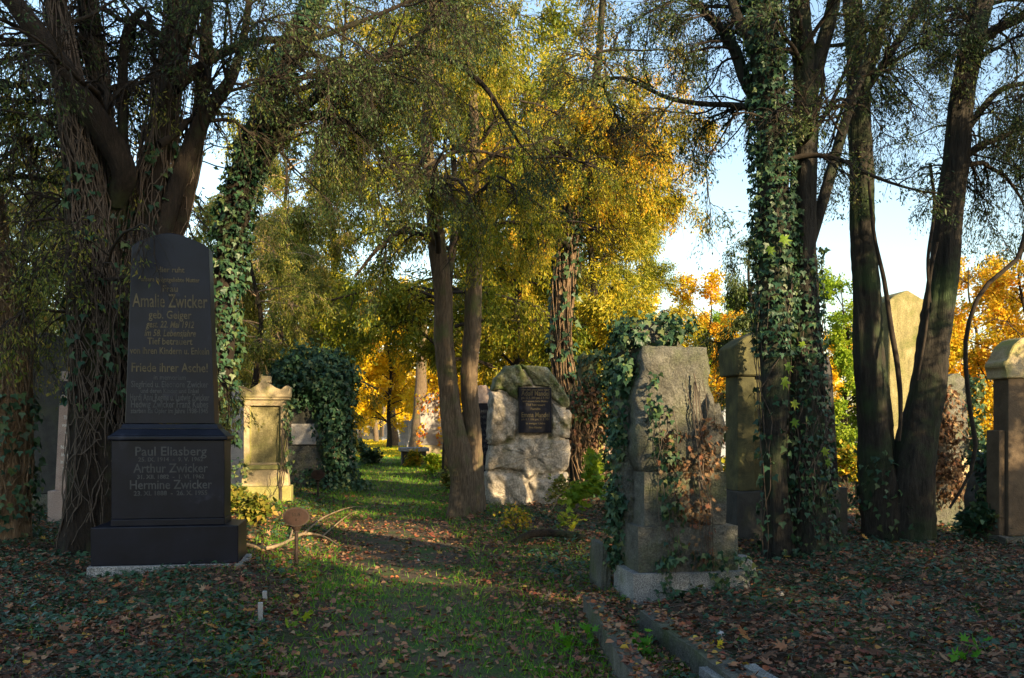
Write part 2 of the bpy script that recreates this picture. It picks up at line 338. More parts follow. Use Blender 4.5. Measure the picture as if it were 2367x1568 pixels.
def stem_ivy(acc, stem, n, t0, t1, size=(.05, .09), side=None, tmax=.9, off=1.15, shape='ivy'):
    P, r, U, V = stem; m = len(P); i = rng.integers(int(t0 * m), max(int(t1 * m), int(t0 * m) + 1), n); i = np.minimum(i, m - 1)
    a = rng.uniform(0, 2 * np.pi, n) if side is None else rng.normal(side[0], side[1], n)
    # side is measured from the viewer's side: build an own frame
    X = np.array([[1., 0, 0]]); Yv = np.array([[0, -1., 0]])
    d = X * np.sin(a)[:, None] + Yv * np.cos(a)[:, None]
    pos = P[i] + d * (r[i] * rng.uniform(off - .1, off + .35, n))[:, None] + rng.normal(size=(n, 3)) * .015
    leaves(acc, pos, np.array([[0, 0, -1.]]) + d * .5 + rng.normal(size=(n, 3)) * .45, d + rng.normal(size=(n, 3)) * .5, rng.uniform(*size, n), shape, rng.uniform(0, tmax, n))

def smooth_walk(n, a):
    w = np.cumsum(np.convolve(rng.normal(size=n + 4), np.ones(5) / 5, 'valid')) * a * 2.2; return w
def stem_vines(acc, stem, count, rad=(.004, .009), t0=0, t1=1, n=22, loose=.25):
    P, r, U, V = stem; m = len(P)
    Ps = np.zeros((count, n, 3)); Rs = np.zeros((count, n))
    for c in range(count):
        a0 = rng.uniform(t0, t0 + (t1 - t0) * .5); a1 = min(t1, a0 + rng.uniform(.25, .6) * (t1 - t0))
        idx = np.linspace(a0 * (m - 1), a1 * (m - 1), n).astype(int)
        ang = rng.uniform(0, 2 * np.pi) + smooth_walk(n, .11)
        off = 1.08 + np.abs(smooth_walk(n, .03)) * loose * 2
        d = np.stack([np.sin(ang), -np.cos(ang), np.zeros(n)], -1)
        Ps[c] = P[idx] + d * (r[idx] * off)[:, None]; Rs[c] = rng.uniform(*rad)
    tubes(acc, Ps, Rs, 4)

# =================================================================== SETTING
def axis(lim, fine, a, b, grow=1.12):
    xs = list(np.arange(a, b + 1e-6, fine)); s = fine; x = b
    while x < lim: s *= grow; x += s; xs.append(x)
    s = fine; x = a
    while x > -lim: s *= grow; x -= s; xs.insert(0, x)
    return np.array(xs)
gx = axis(600, .09, -8, 8); gy = axis(600, .09, 3.5, 22)
GX, GY = np.meshgrid(gx, gy, indexing='ij'); GZ = hgt(GX, GY) + rng.normal(size=GX.shape) * .006 * (np.hypot(GX, GY) < 25)
ac = Acc(); nx, ny = GX.shape; i, j = np.meshgrid(np.arange(nx - 1), np.arange(ny - 1), indexing='ij')
ac.add(np.stack([GX, GY, GZ], -1), np.stack([i * ny + j, (i + 1) * ny + j, (i + 1) * ny + j + 1, i * ny + j + 1], -1).reshape(-1, 4))
ground = tag(link('ground', ac.mesh('ground', True), M['soil']), 'dark soil of the old graveyard under leaves and ivy', kind='structure')
# worn earth path
ys = np.concatenate([np.arange(2.5, 30, .12), np.arange(30, 120, .6)]); us = np.linspace(-1, 1, 15)
hw = .62 + .12 * np.sin(ys * 1.3) + .08 * np.sin(ys * 3.7) + .05 * np.sin(ys * 8.1)
PY, PU = np.meshgrid(ys, us, indexing='ij'); PX = PU * (hw[:, None] * (1 + .12 * np.sin(PY * 5 + PU * 3))) - .47 - .158 * (PY - 5.3)
PZ = hgt(PX, PY) + .016 * (1 - PU ** 4) - .012 * (np.abs(PU) > .99) + .004
ac = Acc(); n0, n1 = PX.shape; i, j = np.meshgrid(np.arange(n0 - 1), np.arange(n1 - 1), indexing='ij')
ac.add(np.stack([PX, PY, PZ], -1), np.stack([i * n1 + j, i * n1 + j + 1, (i + 1) * n1 + j + 1, (i + 1) * n1 + j], -1).reshape(-1, 4))
tag(link('path', ac.mesh('path', True), M['path']), 'worn earth path running away between the graves', kind='structure')

# --------------------------------------------------------- ground cover
def scatter_ground(n, y0, y1, xr=.75, power=1.3):
    t = rng.uniform(0, 1, n); k = 2 - power     # density ~ y^-power
    y = (y0 ** k + t * (y1 ** k - y0 ** k)) ** (1 / k)
    x = rng.uniform(-1, 1, n) * (y * xr + .6); return x, y
def patch(x, y, s, ph): return .5 + .5 * np.sin(x * s + ph) * np.sin(y * s * .8 + ph * 2.3) + .25 * np.sin(x * s * 2.7 + y * s * 1.9 + ph)
def flat_leaves(x, y, size, shape, tint, lift=.02, tilt=.35):
    n = len(x); z = hgt(x, y) + lift * rng.uniform(.2, 1.3, n); a = rng.uniform(0, 2 * np.pi, n)
    A = np.stack([np.cos(a), np.sin(a), rng.normal(size=n) * .2], -1); N = np.stack([rng.normal(size=n) * tilt, rng.normal(size=n) * tilt, np.ones(n)], -1)
    ac = Acc(); leaves(ac, np.stack([x, y, z], -1), A, N, size, shape, tint); return ac
x, y = scatter_ground(210000, 4.4, 45, power=1.5); u = udist(x, y)
keep = rng.uniform(0, 1, len(x)) < np.where(np.abs(u) < .9, .34 + .35 * sm(y, 9, 11) * (1 - sm(y, 15, 18)), .85) * (1 - .75 * (np.abs(u) < 1.6) * sm(y, 14, 18))
k2 = rng.uniform(0, 1, len(x)) < .35 + .65 * sm(patch(x, y, 2.7, 3.3) + .3 * rng.normal(size=len(x)), .2, .6); keep = keep & k2
x, y = x[keep], y[keep]; n = len(x)
ac = flat_leaves(x, y, (.022 + .045 * rng.beta(1.3, 3, n)) * (1 + .025 * y), 'curl', rng.beta(1.6, 2.0, n), .03, .4)
tag(link('fallen_leaves', ac.mesh('fallen_leaves'), M['litter']), 'brown and reddish fallen leaves lying all over the graveyard floor', 'fallen leaves', kind='stuff')
x, y = scatter_ground(2600, 4.4, 20, power=1.5); k = (np.abs(udist(x, y)) > .9) | (rng.uniform(0, 1, len(x)) < .25); x, y = x[k], y[k]; n = len(x)
ac = flat_leaves(x, y, rng.uniform(.055, .11, n), 'maple', rng.beta(1.6, 1.4, n), .06, .55)
tag(link('large_fallen_leaves', ac.mesh('large_fallen_leaves'), M['litter']), 'larger lobed dry leaves strewn on top of the ground cover', 'fallen leaves', kind='stuff')
# ivy carpet
x, y = scatter_ground(120000, 4.4, 30, power=1.5); u = udist(x, y)
left = (u < -1.0) & (rng.uniform(0, 1, len(x)) < .12 + .75 * sm(patch(x, y, 1.9, 1.3) + .25 * (y < 7.6) + .4 * (x < -3), .45, .95))
right = (u > 1.3) & (rng.uniform(0, 1, len(x)) < .14 + .6 * sm(patch(x, y, 1.9, 4.1) + .35 * (y > 7), .45, 1.0))
keep = (left | right); x, y = x[keep], y[keep]; n = len(x)
ac = flat_leaves(x, y, rng.uniform(.020, .052, n) * (1 + .015 * y), 'ivy', np.clip(rng.beta(1.2, 2.2, n) * .75 + .25 * patch(x, y, 2.3, .7), 0, 1), .07, .5)
tag(link('ivy_carpet', ac.mesh('ivy_carpet'), M['ivy']), 'dark green ivy creeping over the ground around the graves', 'ivy', kind='stuff')
# grass
x, y = scatter_ground(330000, 4.4, 60, xr=.55, power=1.5); u = udist(x, y); au = np.abs(u)
wgt = np.where(au < 1.75, .55 + .45 * np.sin(x * 2.1 + y * 1.3) * .5, .05) * np.where((y > 9.5) & (y < 15) & (au < .75), .12, 1) * np.where(au < .42, np.where(y < 8.5, .75, .3), 1) * np.where((au < 1.5) & (y < 10), 1.8, 1)
wgt = wgt * np.where(y < 10, .35 + .65 * sm(patch(x, y, 2.9, 2.2), .3, .75), 1); wgt = np.where((y > 14) & (au < 2.2), .95, wgt); wgt = np.where((x < -3.) & (y < 7.3) & (y > 5.6), .12, wgt); wgt = np.where((u > .9) & (u < 2.2) & (y > 7.5) & (y < 11), .5, wgt)
keep = rng.uniform(0, 1, len(x)) < wgt; x, y = x[keep], y[keep]; n = len(x)
A = np.stack([rng.normal(size=n) * .55, rng.normal(size=n) * .55, np.ones(n)], -1); a = rng.uniform(0, 6.28, n); N = np.stack([np.cos(a), np.sin(a), rng.normal(size=n) * .1], -1)
ac = Acc(); leaves(ac, np.stack([x, y, hgt(x, y)], -1), A, N, rng.uniform(.03, .07, n) * (1 + .03 * y), 'blade', rng.beta(2, 2, n))
tag(link('grass', ac.mesh('grass'), M['grass']), 'short green grass along both sides of the path', 'grass', kind='stuff')
# yellow leaf carpet far down the path
n = 16000; y = rng.uniform(42, 95, n); x = -.47 - .158 * (y - 5.3) + rng.normal(size=n) * 2.6
ac = flat_leaves(x, y, rng.uniform(.10, .2, n), 'leaf', rng.uniform(0, 1, n), .05, .5)
tag(link('yellow_leaf_carpet', ac.mesh('yellow_leaf_carpet'), M['lf_yellow']), 'bright yellow fallen leaves covering the far end of the path in sun', 'fallen leaves', kind='stuff')
# bits of dead twig over the ground
x, y = scatter_ground(7000, 4.4, 18, power=1.5); k = np.abs(udist(x, y)) > .8; x, y = x[k], y[k]; n = len(x)
a = rng.uniform(0, 6.28, n); P = np.zeros((n, 5, 3)); P[:, 0] = np.stack([x, y, hgt(x, y) + .03], -1); L = rng.uniform(.03, .10, n)
for k in range(1, 5):
    a = a + rng.normal(size=n) * .35; P[:, k, 0] = P[:, k - 1, 0] + np.cos(a) * L; P[:, k, 1] = P[:, k - 1, 1] + np.sin(a) * L; P[:, k, 2] = hgt(P[:, k, 0], P[:, k, 1]) + rng.uniform(.02, .06, n)
ac = Acc(); tubes(ac, P, np.repeat(rng.uniform(.0015, .004, n)[:, None], 5, 1), 3)
tag(link('dead_twigs', ac.mesh('dead_twigs'), M['vine']), 'thin dead twigs and creeper stems tangled among the fallen leaves', 'twigs', kind='stuff')

# =================================================================== GRAVESTONES
def zz(py, Y): return H - (py - HY) / F * Y
def put(px, Y): return (((px - CX) / F * Y), Y, 0.0)
def arc(cx, cz, r, a0, a1, n, rz=None):
    rz = rz or r
    return [(cx + r * math.cos(R_(a0 + (a1 - a0) * k / n)), cz + rz * math.sin(R_(a0 + (a1 - a0) * k / n))) for k in range(n + 1)]

# --- tall black granite monument, left foreground
s = thing('gravestone', 'tall black granite gravestone with worn gold lettering in front of the vine-covered tree', 'gravestone', put(382, 8.5), ROT)
block('foundation', M['granite'], s, -.70, .72, -.04, .66, -.15, .168, .01)
block('base', M['black'], s, -.675, .675, 0, .60, .171, .535, .008)
block('base_cap', M['black'], s, -.52, .535, .09, .52, .536, .60, .006, 0, 0)
block('pedestal', M['black'], s, -.515, .53, .10, .51, .602, 1.36, .006)
block('moulding', M['black'], s, -.545, .56, .07, .54, 1.362, 1.405, .012)
block('moulding', M['black'], s, -.53, .545, .085, .525, 1.407, 1.47, .005, .07, .06)
block('moulding', M['black'], s, -.45, .465, .15, .46, 1.472, 1.52, .006, .02, .02)
bm = bmesh.new(); wv = 0
out = [(-.41, 1.522), (.425, 1.522), (.365, 3.26), (.30, 3.30), (.19, 3.345), (.08, 3.385), (.0, 3.395), (-.08, 3.385), (-.19, 3.345), (-.30, 3.30), (-.355, 3.25)]
a = [bm.verts.new((x, .17 + .03 * (z - 1.5) / 1.8, z)) for x, z in out]; b = [bm.verts.new((x, .45 - .03 * (z - 1.5) / 1.8, z)) for x, z in out]
bm.faces.new(a); bm.faces.new(b[::-1])
for i in range(len(a)): bm.faces.new([a[i], b[i], b[(i + 1) % len(a)], a[(i + 1) % len(a)]])
link('shaft', bm_mesh('shaft', bm, False, .006, 1), M['black'], s)
def yf(z): return .168 + .03 * (z - 1.5) / 1.8
L1 = [('Hier ruht', 625, .06, .26, 0), ('unsere innigstgeliebte Mutter', 648, .05, .55, 0), ('Frau', 669, .07, .14, 0), ('Amalie Zwicker', 699, .15, .70, 0), ('geb. Geiger', 730, .09, .40, 0), ('gest. 22. Mai 1912', 752, .075, .45, .25), ('im 58. Lebensjahre', 772, .075, .48, .25),
      ('Tief betrauert', 791, .075, .42, 0), ('von ihren Kindern u. Enkeln', 813, .075, .74, 0), ('Friede ihrer Asche!', 852, .10, .71, 0), ('in memoriam', 874, .055, .30, 0), ('Siegfried u. Eleonore Zwicker', 890, .07, .72, 0),
      ('und deren Kinder und Enkel', 905, .05, .54, 0), ('Hardi Anni Regine u. Ludwig Zwicker', 920, .075, .74, 0), ('Hedwig Zwicker Franz Kubes', 936, .08, .72, 0), ('starben als Opfer im Jahre 1938-1945', 951, .055, .72, 0)]
for body, py, sz, w, sh in L1:
    z = zz(py, 8.7) - sz * .35; text(body, .005, yf(z) - .001, z, sz * 1.25, M['gold'] if py < 870 else M['grey_ink'], s, w, .001, sh)
for body, py, sz, w in [('Paul Eliasberg', 1045, .10, .66), ('25. IX. 1914  -  9. V. 1962', 1063, .045, .60), ('Arthur Zwicker', 1084, .10, .69), ('31. XII. 1882  -  1. VI. 1962', 1103, .045, .62), ('Hermine Zwicker', 1122, .10, .76), ('23. XI. 1888  -  26. X. 1955', 1141, .05, .68)]:
    z = zz(py, 8.6) - sz * .35; text(body, .03, .099, z, sz * 1.25, M['grey_ink'], s, w, .001)

for px, py, Y, z, lab in [(320, 1209, 8.75, .54, 'orange-brown leaf lying on the base ledge of the black monument'), (438, 1000, 8.72, 1.45, 'small brown leaf on the upper ledge of the black monument')]:
    w = W(px, py, Y); ac = Acc(); leaves(ac, np.array([[0, 0, .012]]), np.array([[1, .2, 0]]), np.array([[.1, -.3, 1.]]), .085, 'curl', np.array([.62])); tag(link('fallen_leaf', ac.mesh('fallen_leaf'), M['litter']), lab, 'leaf').location = (w[0], Y, z)
# --- grey weathered monument, right foreground
s = thing('gravestone', 'big weathered grey gravestone overgrown with ivy beside the grave kerbs', 'gravestone', (1.01, 7.35, 0), ROT)
block('plinth', M['granite'], s, .0, 1.02, 0, .62, -.15, .268, .012, rough=.004)
block('base_course', M['greyst'], s, .06, .94, .07, .55, .27, .65, .012, rough=.005)
block('upper_course', M['greyst'], s, .13, .86, .13, .50, .652, 1.105, .012, rough=.006)
rock('shaft', M['greyst'], s, [(.13, 1.108), (.86, 1.108), (.83, 1.28), (.80, 1.5), (.765, 1.62), (.77, 1.75), (.73, 1.86), (.745, 1.98), (.725, 2.08), (.72, 2.18), (.15, 2.19), (.12, 2.10), (.135, 2.0), (.10, 1.88), (.075, 1.72), (.085, 1.6), (.06, 1.42), (.07, 1.25)], .16, .42, .03, .014, .05, .05)
rock('broken_edge', M['greyst'], s, [(.62, 1.3), (.80, 1.25), (.86, 1.5), (.80, 1.7), (.75, 1.66), (.70, 1.78), (.66, 1.6)], .10, .3, .04, .012, .04)
rock('back_slab', M['greyst'], s, [(.04, .3), (.86, .3), (.84, 1.2), (.74, 2.1), (.56, 2.24), (.53, 2.36), (.44, 2.43), (.2, 2.44), (.04, 2.3), (-.01, 1.6)], .44, .68, .02, .014)
ac = Acc()
ivy_cloud(ac, 3000, [(.26, .46, 2.34, .30, .20, .12), (.08, .48, 2.12, .12, .22, .24), (.05, .56, 1.7, .07, .16, .40), (.04, .6, 1.1, .07, .15, .5), (.03, .62, .6, .06, .14, .35), (.52, .5, 2.4, .2, .15, .06)], (.03, .07), 'ivy', .025)
ivy_cloud(ac, 520, [(.30, .12, 1.45, .10, .03, .22), (.33, .07, 1.0, .07, .04, .26), (.36, .05, .6, .07, .03, .25), (.5, .0, .28, .28, .1, .16), (.2, .10, 1.75, .04, .03, .2), (.85, .03, .3, .2, .1, .1)], (.04, .065), 'ivy', .02)
link('ivy', ac.mesh('ivy'), M['ivy'], s)['kind'] = 'stuff'
ac = Acc(); ivy_cloud(ac, 420, [(.48, .10, 1.3, .20, .03, .16), (.56, .08, .95, .13, .03, .3), (.62, .06, .6, .06, .03, .3), (.7, .06, 1.35, .06, .03, .2)], (.035, .065), 'maple', .03)
link('dry_creeper', ac.mesh('dry_creeper'), M['brownleaf'], s)['kind'] = 'stuff'
def wander(n, k, p0, p1, amp, rad):
    P = np.zeros((n, k, 3)); t = np.linspace(0, 1, k)[:, None]
    for c in range(n):
        a = np.array(p0) + rng.normal(size=3) * amp * [1, .2, 1]; b = np.array(p1) + rng.normal(size=3) * amp * [1, .2, 1]
        P[c] = a * (1 - t) + b * t + np.cumsum(rng.normal(size=(k, 3)) * amp * .25 * [1, .3, .3], 0) * np.sin(t * np.pi)
    return P, np.repeat(rng.uniform(*rad, n)[:, None], k, 1)
ac = Acc(); tubes(ac, *wander(7, 24, (.66, .02, .3), (.56, .10, 1.9), .04, (.003, .006))); tubes(ac, *wander(5, 20, (.35, .0, .3), (.25, .1, 1.6), .06, (.003, .005)))
link('creeper_stems', ac.mesh('creeper_stems'), M['vine'], s)

# --- boulder monument
Yb = 16.0; bx, by, _ = put(1225, Yb); s = thing('boulder_monument', 'pale boulder-like monument of rough stones with a black plaque beside the twin trunk', 'gravestone', (bx, by, 0), ROT)
def Z4(p):
    px = (1000 + p[0] * .29587) * .98625; py = (750 + p[1] * .29587) * .98625
    return ((px - CX) / F * Yb - bx) * 1.012, zz(py, Yb)
def shrink(q, d):
    c = np.mean(q, 0); return [tuple(np.array(p) - (np.array(p) - c) / np.linalg.norm(np.array(p) - c) * d) for p in q]
cells = [('A', 'mossrock', [(522, 557), (560, 450), (640, 362), (742, 350), (785, 425), (852, 527), (728, 533), (724, 655), (600, 560)]),
 ('B', 'mossrock', [(750, 350), (960, 370), (1020, 440), (1100, 560), (1145, 640), (1138, 695), (1100, 705), (988, 618), (990, 530), (864, 524), (795, 420)]),
 ('C', 'boulder', [(522, 568), (600, 574), (722, 674), (720, 902), (712, 955), (560, 990), (508, 985), (497, 900), (512, 700)]),
 ('D', 'boulder', [(990, 634), (1100, 718), (1146, 706), (1160, 740), (1155, 850), (1145, 935), (990, 938), (984, 900)]),
 ('E', 'boulder', [(512, 1002), (565, 1003), (725, 962), (732, 908), (975, 906), (985, 948), (1143, 950), (1155, 1060), (1128, 1195), (800, 1265), (742, 1205), (520, 1178), (485, 1195), (500, 1060)]),
 ('F', 'boulder', [(482, 1207), (522, 1190), (738, 1218), (795, 1290), (858, 1520), (480, 1500)]),
 ('G', 'boulder', [(808, 1282), (1128, 1207), (1140, 1300), (1110, 1500), (872, 1520)])]
for nme, mt, pl in cells:
    rock('stone', M[mt], s, shrink([Z4(p) for p in pl][::-1], .005), 0, .5, .045 if nme != 'E' else .035, .022, .045, .085)
core = [(535, 1500), (530, 1210), (545, 1000), (540, 900), (550, 700), (560, 600), (600, 480), (660, 410), (780, 390), (940, 410), (980, 460), (1060, 580), (1110, 680), (1120, 850), (1105, 940), (1115, 1060), (1090, 1200), (1100, 1300), (1080, 1500)]
rock('rubble_core', M['boulder'], s, [Z4(p) for p in core][::-1], .055, .55, 0, .008, .08, .02)
x0, z0 = Z4((728, 895)); x1, z1 = Z4((984, 537))
block('plaque', M['black'], s, x0, x1, -.075, .03, z0, z1, .006)
xc = (x0 + x1) / 2; wq = x1 - x0
for body, f, sz, w in [('Hier ruht unser lieber Vater', .955, .05, .86), ('Adolf Mandel', .875, .13, .86), ('geb. 12. 4. 1860 gest. 3. 9. 1927', .775, .055, .88), ('und unsere liebe Mutter', .70, .05, .80), ('Tief betrauert', .62, .06, .6), ('Familie', .53, .055, .3), ('Emma Mandel', .40, .13, .86), ('geb. 8. 7. 1866 gest. 21. 5. 1931', .30, .05, .86), ('In ewiger Liebe', .21, .05, .6), ('ihre Kinder', .12, .05, .4)]:
    text(body, xc, -.078, z0 + (z1 - z0) * f - sz * .35, sz, M['gold'], s, wq * w, .001)
# sapling and ivy at its foot
def plant(name, label, cat, base, n_stem, hgt_, spread, n_leaf, lsz, mat, shape='leaf', tmin=0, tmax=1, stem_r=.006, group=None, smat='vine'):
    base = np.asarray(base, float); t = thing(name, label, cat, base, 0, group)
    P = np.zeros((n_stem, 7, 3)); 
    for c in range(n_stem):
        d = np.array([rng.normal() * spread * .5, rng.normal() * spread * .5, 1.]); d /= np.linalg.norm(d)
        for k in range(1, 7): d = d + rng.normal(size=3) * .15; d /= np.linalg.norm(d); P[c, k] = P[c, k - 1] + d * hgt_ / 6 * rng.uniform(.85, 1.1)
    R = np.linspace(stem_r, stem_r * .3, 7)[None].repeat(n_stem, 0)
    P2, R2 = spawn(P, R, 5, 5, spread * .5, spread, (.7, 1.3), .2, .05, t0=.35)
    ac = Acc(); tubes(ac, P, R, 5); tubes(ac, P2, R2, 3); link('stem', ac.mesh('stem'), M[smat], t)
    q, d, _ = along(P2, n_leaf, .2, 1); q = q + rng.normal(size=q.shape) * lsz * .5
    ac = Acc(); leaves(ac, q, d + rng.normal(size=q.shape) * .6, np.array([[0, -.3, 1.]]) + rng.normal(size=q.shape) * .5, rng.uniform(.6, 1.2, n_leaf) * lsz, shape, rng.uniform(tmin, tmax, n_leaf))
    link('leaves', ac.mesh('leaves'), M[mat], t)['kind'] = 'stuff'
    return t
b = G(1258, 1205); plant('sapling', 'young bright green sapling growing in front of the boulder monument', 'sapling', b, 1, 1.5, .5, 420, .13, 'lf_lime', 'maple', .1, .7, .014, smat='twig_l')
b = G(1310, 1190); plant('ivy_bush', 'low sunlit ivy bush at the right foot of the boulder monument', 'ivy', b, 6, .55, .35, 420, .07, 'lf_olive', 'leaf', .2, .9)
b = G(1190, 1235); plant('low_shrub', 'low leafy shrub in the sun patch just below the boulder monument', 'shrub', b, 7, .28, .3, 260, .06, 'lf_gold', 'leaf', .2, 1)
b = G(1310, 1240); plant('low_shrub', 'yellow-green weed left of the big grey ivy-grown gravestone', 'shrub', b, 4, .22, .25, 70, .08, 'lf_lime', 'maple', .3, 1)

# --- sandstone aedicule
Y = 15.8; s = thing('gravestone', 'yellow sandstone gravestone with a small gable and recessed panel', 'gravestone', put(610, Y), ROT)
sc_ = Y / F
block('foundation', M['moss_sand'], s, -.52, .50, .0, .55, -.2, .08, .02, rough=.004)
block('mossy_base', M['moss_sand'], s, -.44, .47, .03, .50, .082, .42, .02)
block('base', M['sand'], s, -.40, .42, .07, .46, .422, .72, .012, .02, .02)
block('moulding', M['moss_sand'], s, -.39, .41, .06, .46, .722, .80, .01, .03, .03)
for a, b_, c, d in [(-.36, -.26, .80, 1.86), (.28, .38, .80, 1.86)]: block('pilaster', M['sand'], s, a, b_, .09, .42, c + .002, d, .01)
block('lintel', M['sand'], s, -.36, .38, .09, .42, 1.862, 1.97, .01)
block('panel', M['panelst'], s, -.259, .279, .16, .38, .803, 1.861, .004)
block('sill', M['sand'], s, -.258, .278, .115, .20, .804, .84, .006)
for xx in (-.258, .262): block('panel_frame', M['moss_sand'], s, xx, xx + .018, .13, .19, .842, 1.86, .004)
block('cornice', M['sand'], s, -.41, .43, .05, .45, 1.972, 2.01, .006)
prism('gable', M['sand'], s, [(-.43, 2.012), (.45, 2.012), (.46, 2.2), (.42, 2.22), (.36, 2.22), (.30, 2.14), (.2, 2.17), (.1, 2.23), (.02, 2.31), (-.04, 2.30), (-.12, 2.22), (-.24, 2.16), (-.31, 2.13), (-.35, 2.2), (-.44, 2.2)], .03, .42, .012)
block('finial', M['sand'], s, -.07, .10, .12, .34, 2.28, 2.40, .01)
ac = Acc(); ivy_cloud(ac, 220, [(.42, .05, 1.3, .05, .05, .6), (.40, .05, 1.8, .06, .05, .15), (-.42, .0, .55, .12, .1, .35)], (.05, .09), 'ivy', .03, .5, 1)
link('ivy', ac.mesh('ivy'), M['ivy'], s)['kind'] = 'stuff'
ac = Acc(); tubes(ac, *wander(4, 16, (.3, .0, 0), (.40, .03, 1.6), .05, (.006, .012))); tubes(ac, *wander(2, 16, (.05, .0, .1), (.15, .01, .6), .08, (.005, .01)))
link('creeper_stems', ac.mesh('creeper_stems'), M['vine'], s)

# --- grey niche stone behind
Y = 19.5; s = thing('gravestone', 'pale grey gravestone with a round-arched niche behind the sandstone one', 'gravestone', put(545, Y), ROT)
block('base', M['pale'], s, -.42, .42, 0, .5, -.2, .75, .01)
prism('slab', M['pale'], s, [(-.36, .752), (.36, .752), (.36, 1.25), (.20, 1.25), (.20, 1.75)] + arc(0, 1.75, .20, 0, 180, 8) + [(-.20, 1.25), (-.36, 1.25)][:0] + [(-.20, 1.25), (-.36, 1.25)], .10, .4, .006)
block('niche_back', M['greyst'], s, -.21, .21, .22, .41, 1.252, 2.0, .004)
for a, b_ in ((-.36, -.215), (.215, .36)): block('side_post', M['pale'], s, a, b_, .08, .42, 1.252, 2.05, .01)
block('architrave', M['pale'], s, -.38, .38, .06, .44, 2.052, 2.12, .01)
prism('top', M['pale'], s, [(-.34, 2.122), (.34, 2.122), (.33, 2.25), (.1, 2.36), (-.1, 2.36), (-.33, 2.25)], .1, .4, .01)

# --- ivy-smothered monument
Y = 20.0; s = thing('gravestone', 'large monument smothered in a dark dome of ivy by the path', 'gravestone', put(725, Y), ROT)
block('foundation', M['greyst'], s, -.9, .8, -.05, .8, -.2, .12, .03)
block('base', M['greyst'], s, -.75, .75, .05, .7, .122, .55, .02, rough=.006)
block('pedestal', M['greyst'], s, -.62, .62, .12, .6, .552, 1.05, .02, rough=.006)
block('inscription_plate', M['pale'], s, -.50, .25, .09, .14, 1.08, 1.55, .01)
block('shaft', M['darkst'], s, -.60, .62, .16, .56, 1.052, 2.7, .02, .05)
ac = Acc()
ivy_cloud(ac, 7200, [(-.05, .3, 2.75, .86, .6, .60), (.35, .2, 2.5, .62, .5, .6), (.45, .12, 1.95, .42, .38, .8), (.5, .1, 1.2, .36, .35, .9), (-.55, .25, 2.45, .42, .4, .42), (.66, .05, .45, .30, .3, .45), (-.15, .2, 2.15, .55, .3, .22)], (.07, .125), 'ivy', .07, 0, .85, False)
ivy_cloud(ac, 1300, [(.85, -.1, .10, .42, .5, .16), (.5, -.1, .2, .5, .5, .2), (-.3, .05, .3, .5, .3, .2)], (.06, .10), 'ivy', .05, .2, 1)
link('ivy', ac.mesh('ivy'), M['ivy'], s)['kind'] = 'stuff'
ac = Acc(); tubes(ac, *wander(10, 18, (.45, -.1, .1), (.5, .05, 2.6), .10, (.01, .022))); link('creeper_stems', ac.mesh('creeper_stems'), M['vine'], s)

# --- narrow black stone behind the twin trunk
Y = 19.5; s = thing('gravestone', 'narrow black granite slab with pale lettering between twin trunk and boulder', 'gravestone', put(1120, Y), ROT)
block('base', M['black'], s, -.32, .32, 0, .4, -.2, .62, .01)
block('slab', M['black'], s, -.25, .22, .05, .3, .622, 2.0, .008)
prism('cap', M['pink'], s, [(-.2, 2.002), (.16, 2.002), (.16, 2.28), (.05, 2.40), (-.1, 2.40), (-.2, 2.3)], .08, .28, .01)
for k, (b_, w) in enumerate([('FAMILIE', .36), ('KNER', .30), ('geb. 1861', .28), ('gest. 1934', .28), ('ANNA', .2), ('geb. 1870', .26), ('LINDNER', .36), ('1899-1938', .3), ('Ruhet sanft', .3)]): text(b_, -.02, .048, 1.80 - .13 * k, .08, M['grey_ink'], s, w, .002)

# --- creeper-hung dark wooden/stone post stones right of boulder
Y = 16.8; s = thing('gravestone', 'dark narrow gravestone hung with brown creeper right of the boulder monument', 'gravestone', put(1385, Y), ROT)
block('base', M['olivest'], s, -.30, .60, -.1, .5, -.2, .30, .02, rough=.006)
block('shaft', M['olivest'], s, -.33, -.02, .1, .4, .302, 2.85, .02)
block('side_slab', M['pink'], s, .0, .42, .12, .4, .302, 1.7, .02)
block('mossy_post', M['moss_sand'], s, -.03, .10, .02, .12, .302, 1.35, .02)
ac = Acc(); ivy_cloud(ac, 1500, [(.05, .1, 2.55, .36, .25, .32), (.3, .1, 2.0, .3, .25, .5), (-.35, .1, 1.9, .14, .2, .3), (.35, .0, 1.1, .26, .12, .7)], (.06, .11), 'ivy', .05, .1, 1)
link('ivy', ac.mesh('ivy'), M['ivy'], s)['kind'] = 'stuff'
ac = Acc(); ivy_cloud(ac, 900, [(.30, -.02, 1.0, .25, .12, .6), (-.25, .0, 1.6, .25, .15, .6), (.1, 0, 2.0, .3, .12, .3)], (.05, .10), 'curl', .06)
link('dry_creeper', ac.mesh('dry_creeper'), M['brownleaf'], s)['kind'] = 'stuff'
ac = Acc(); tubes(ac, *wander(26, 22, (-.22, -.02, .1), (-.25, .02, 2.3), .14, (.006, .016))); link('creeper_stems', ac.mesh('creeper_stems'), M['bark_v'], s)

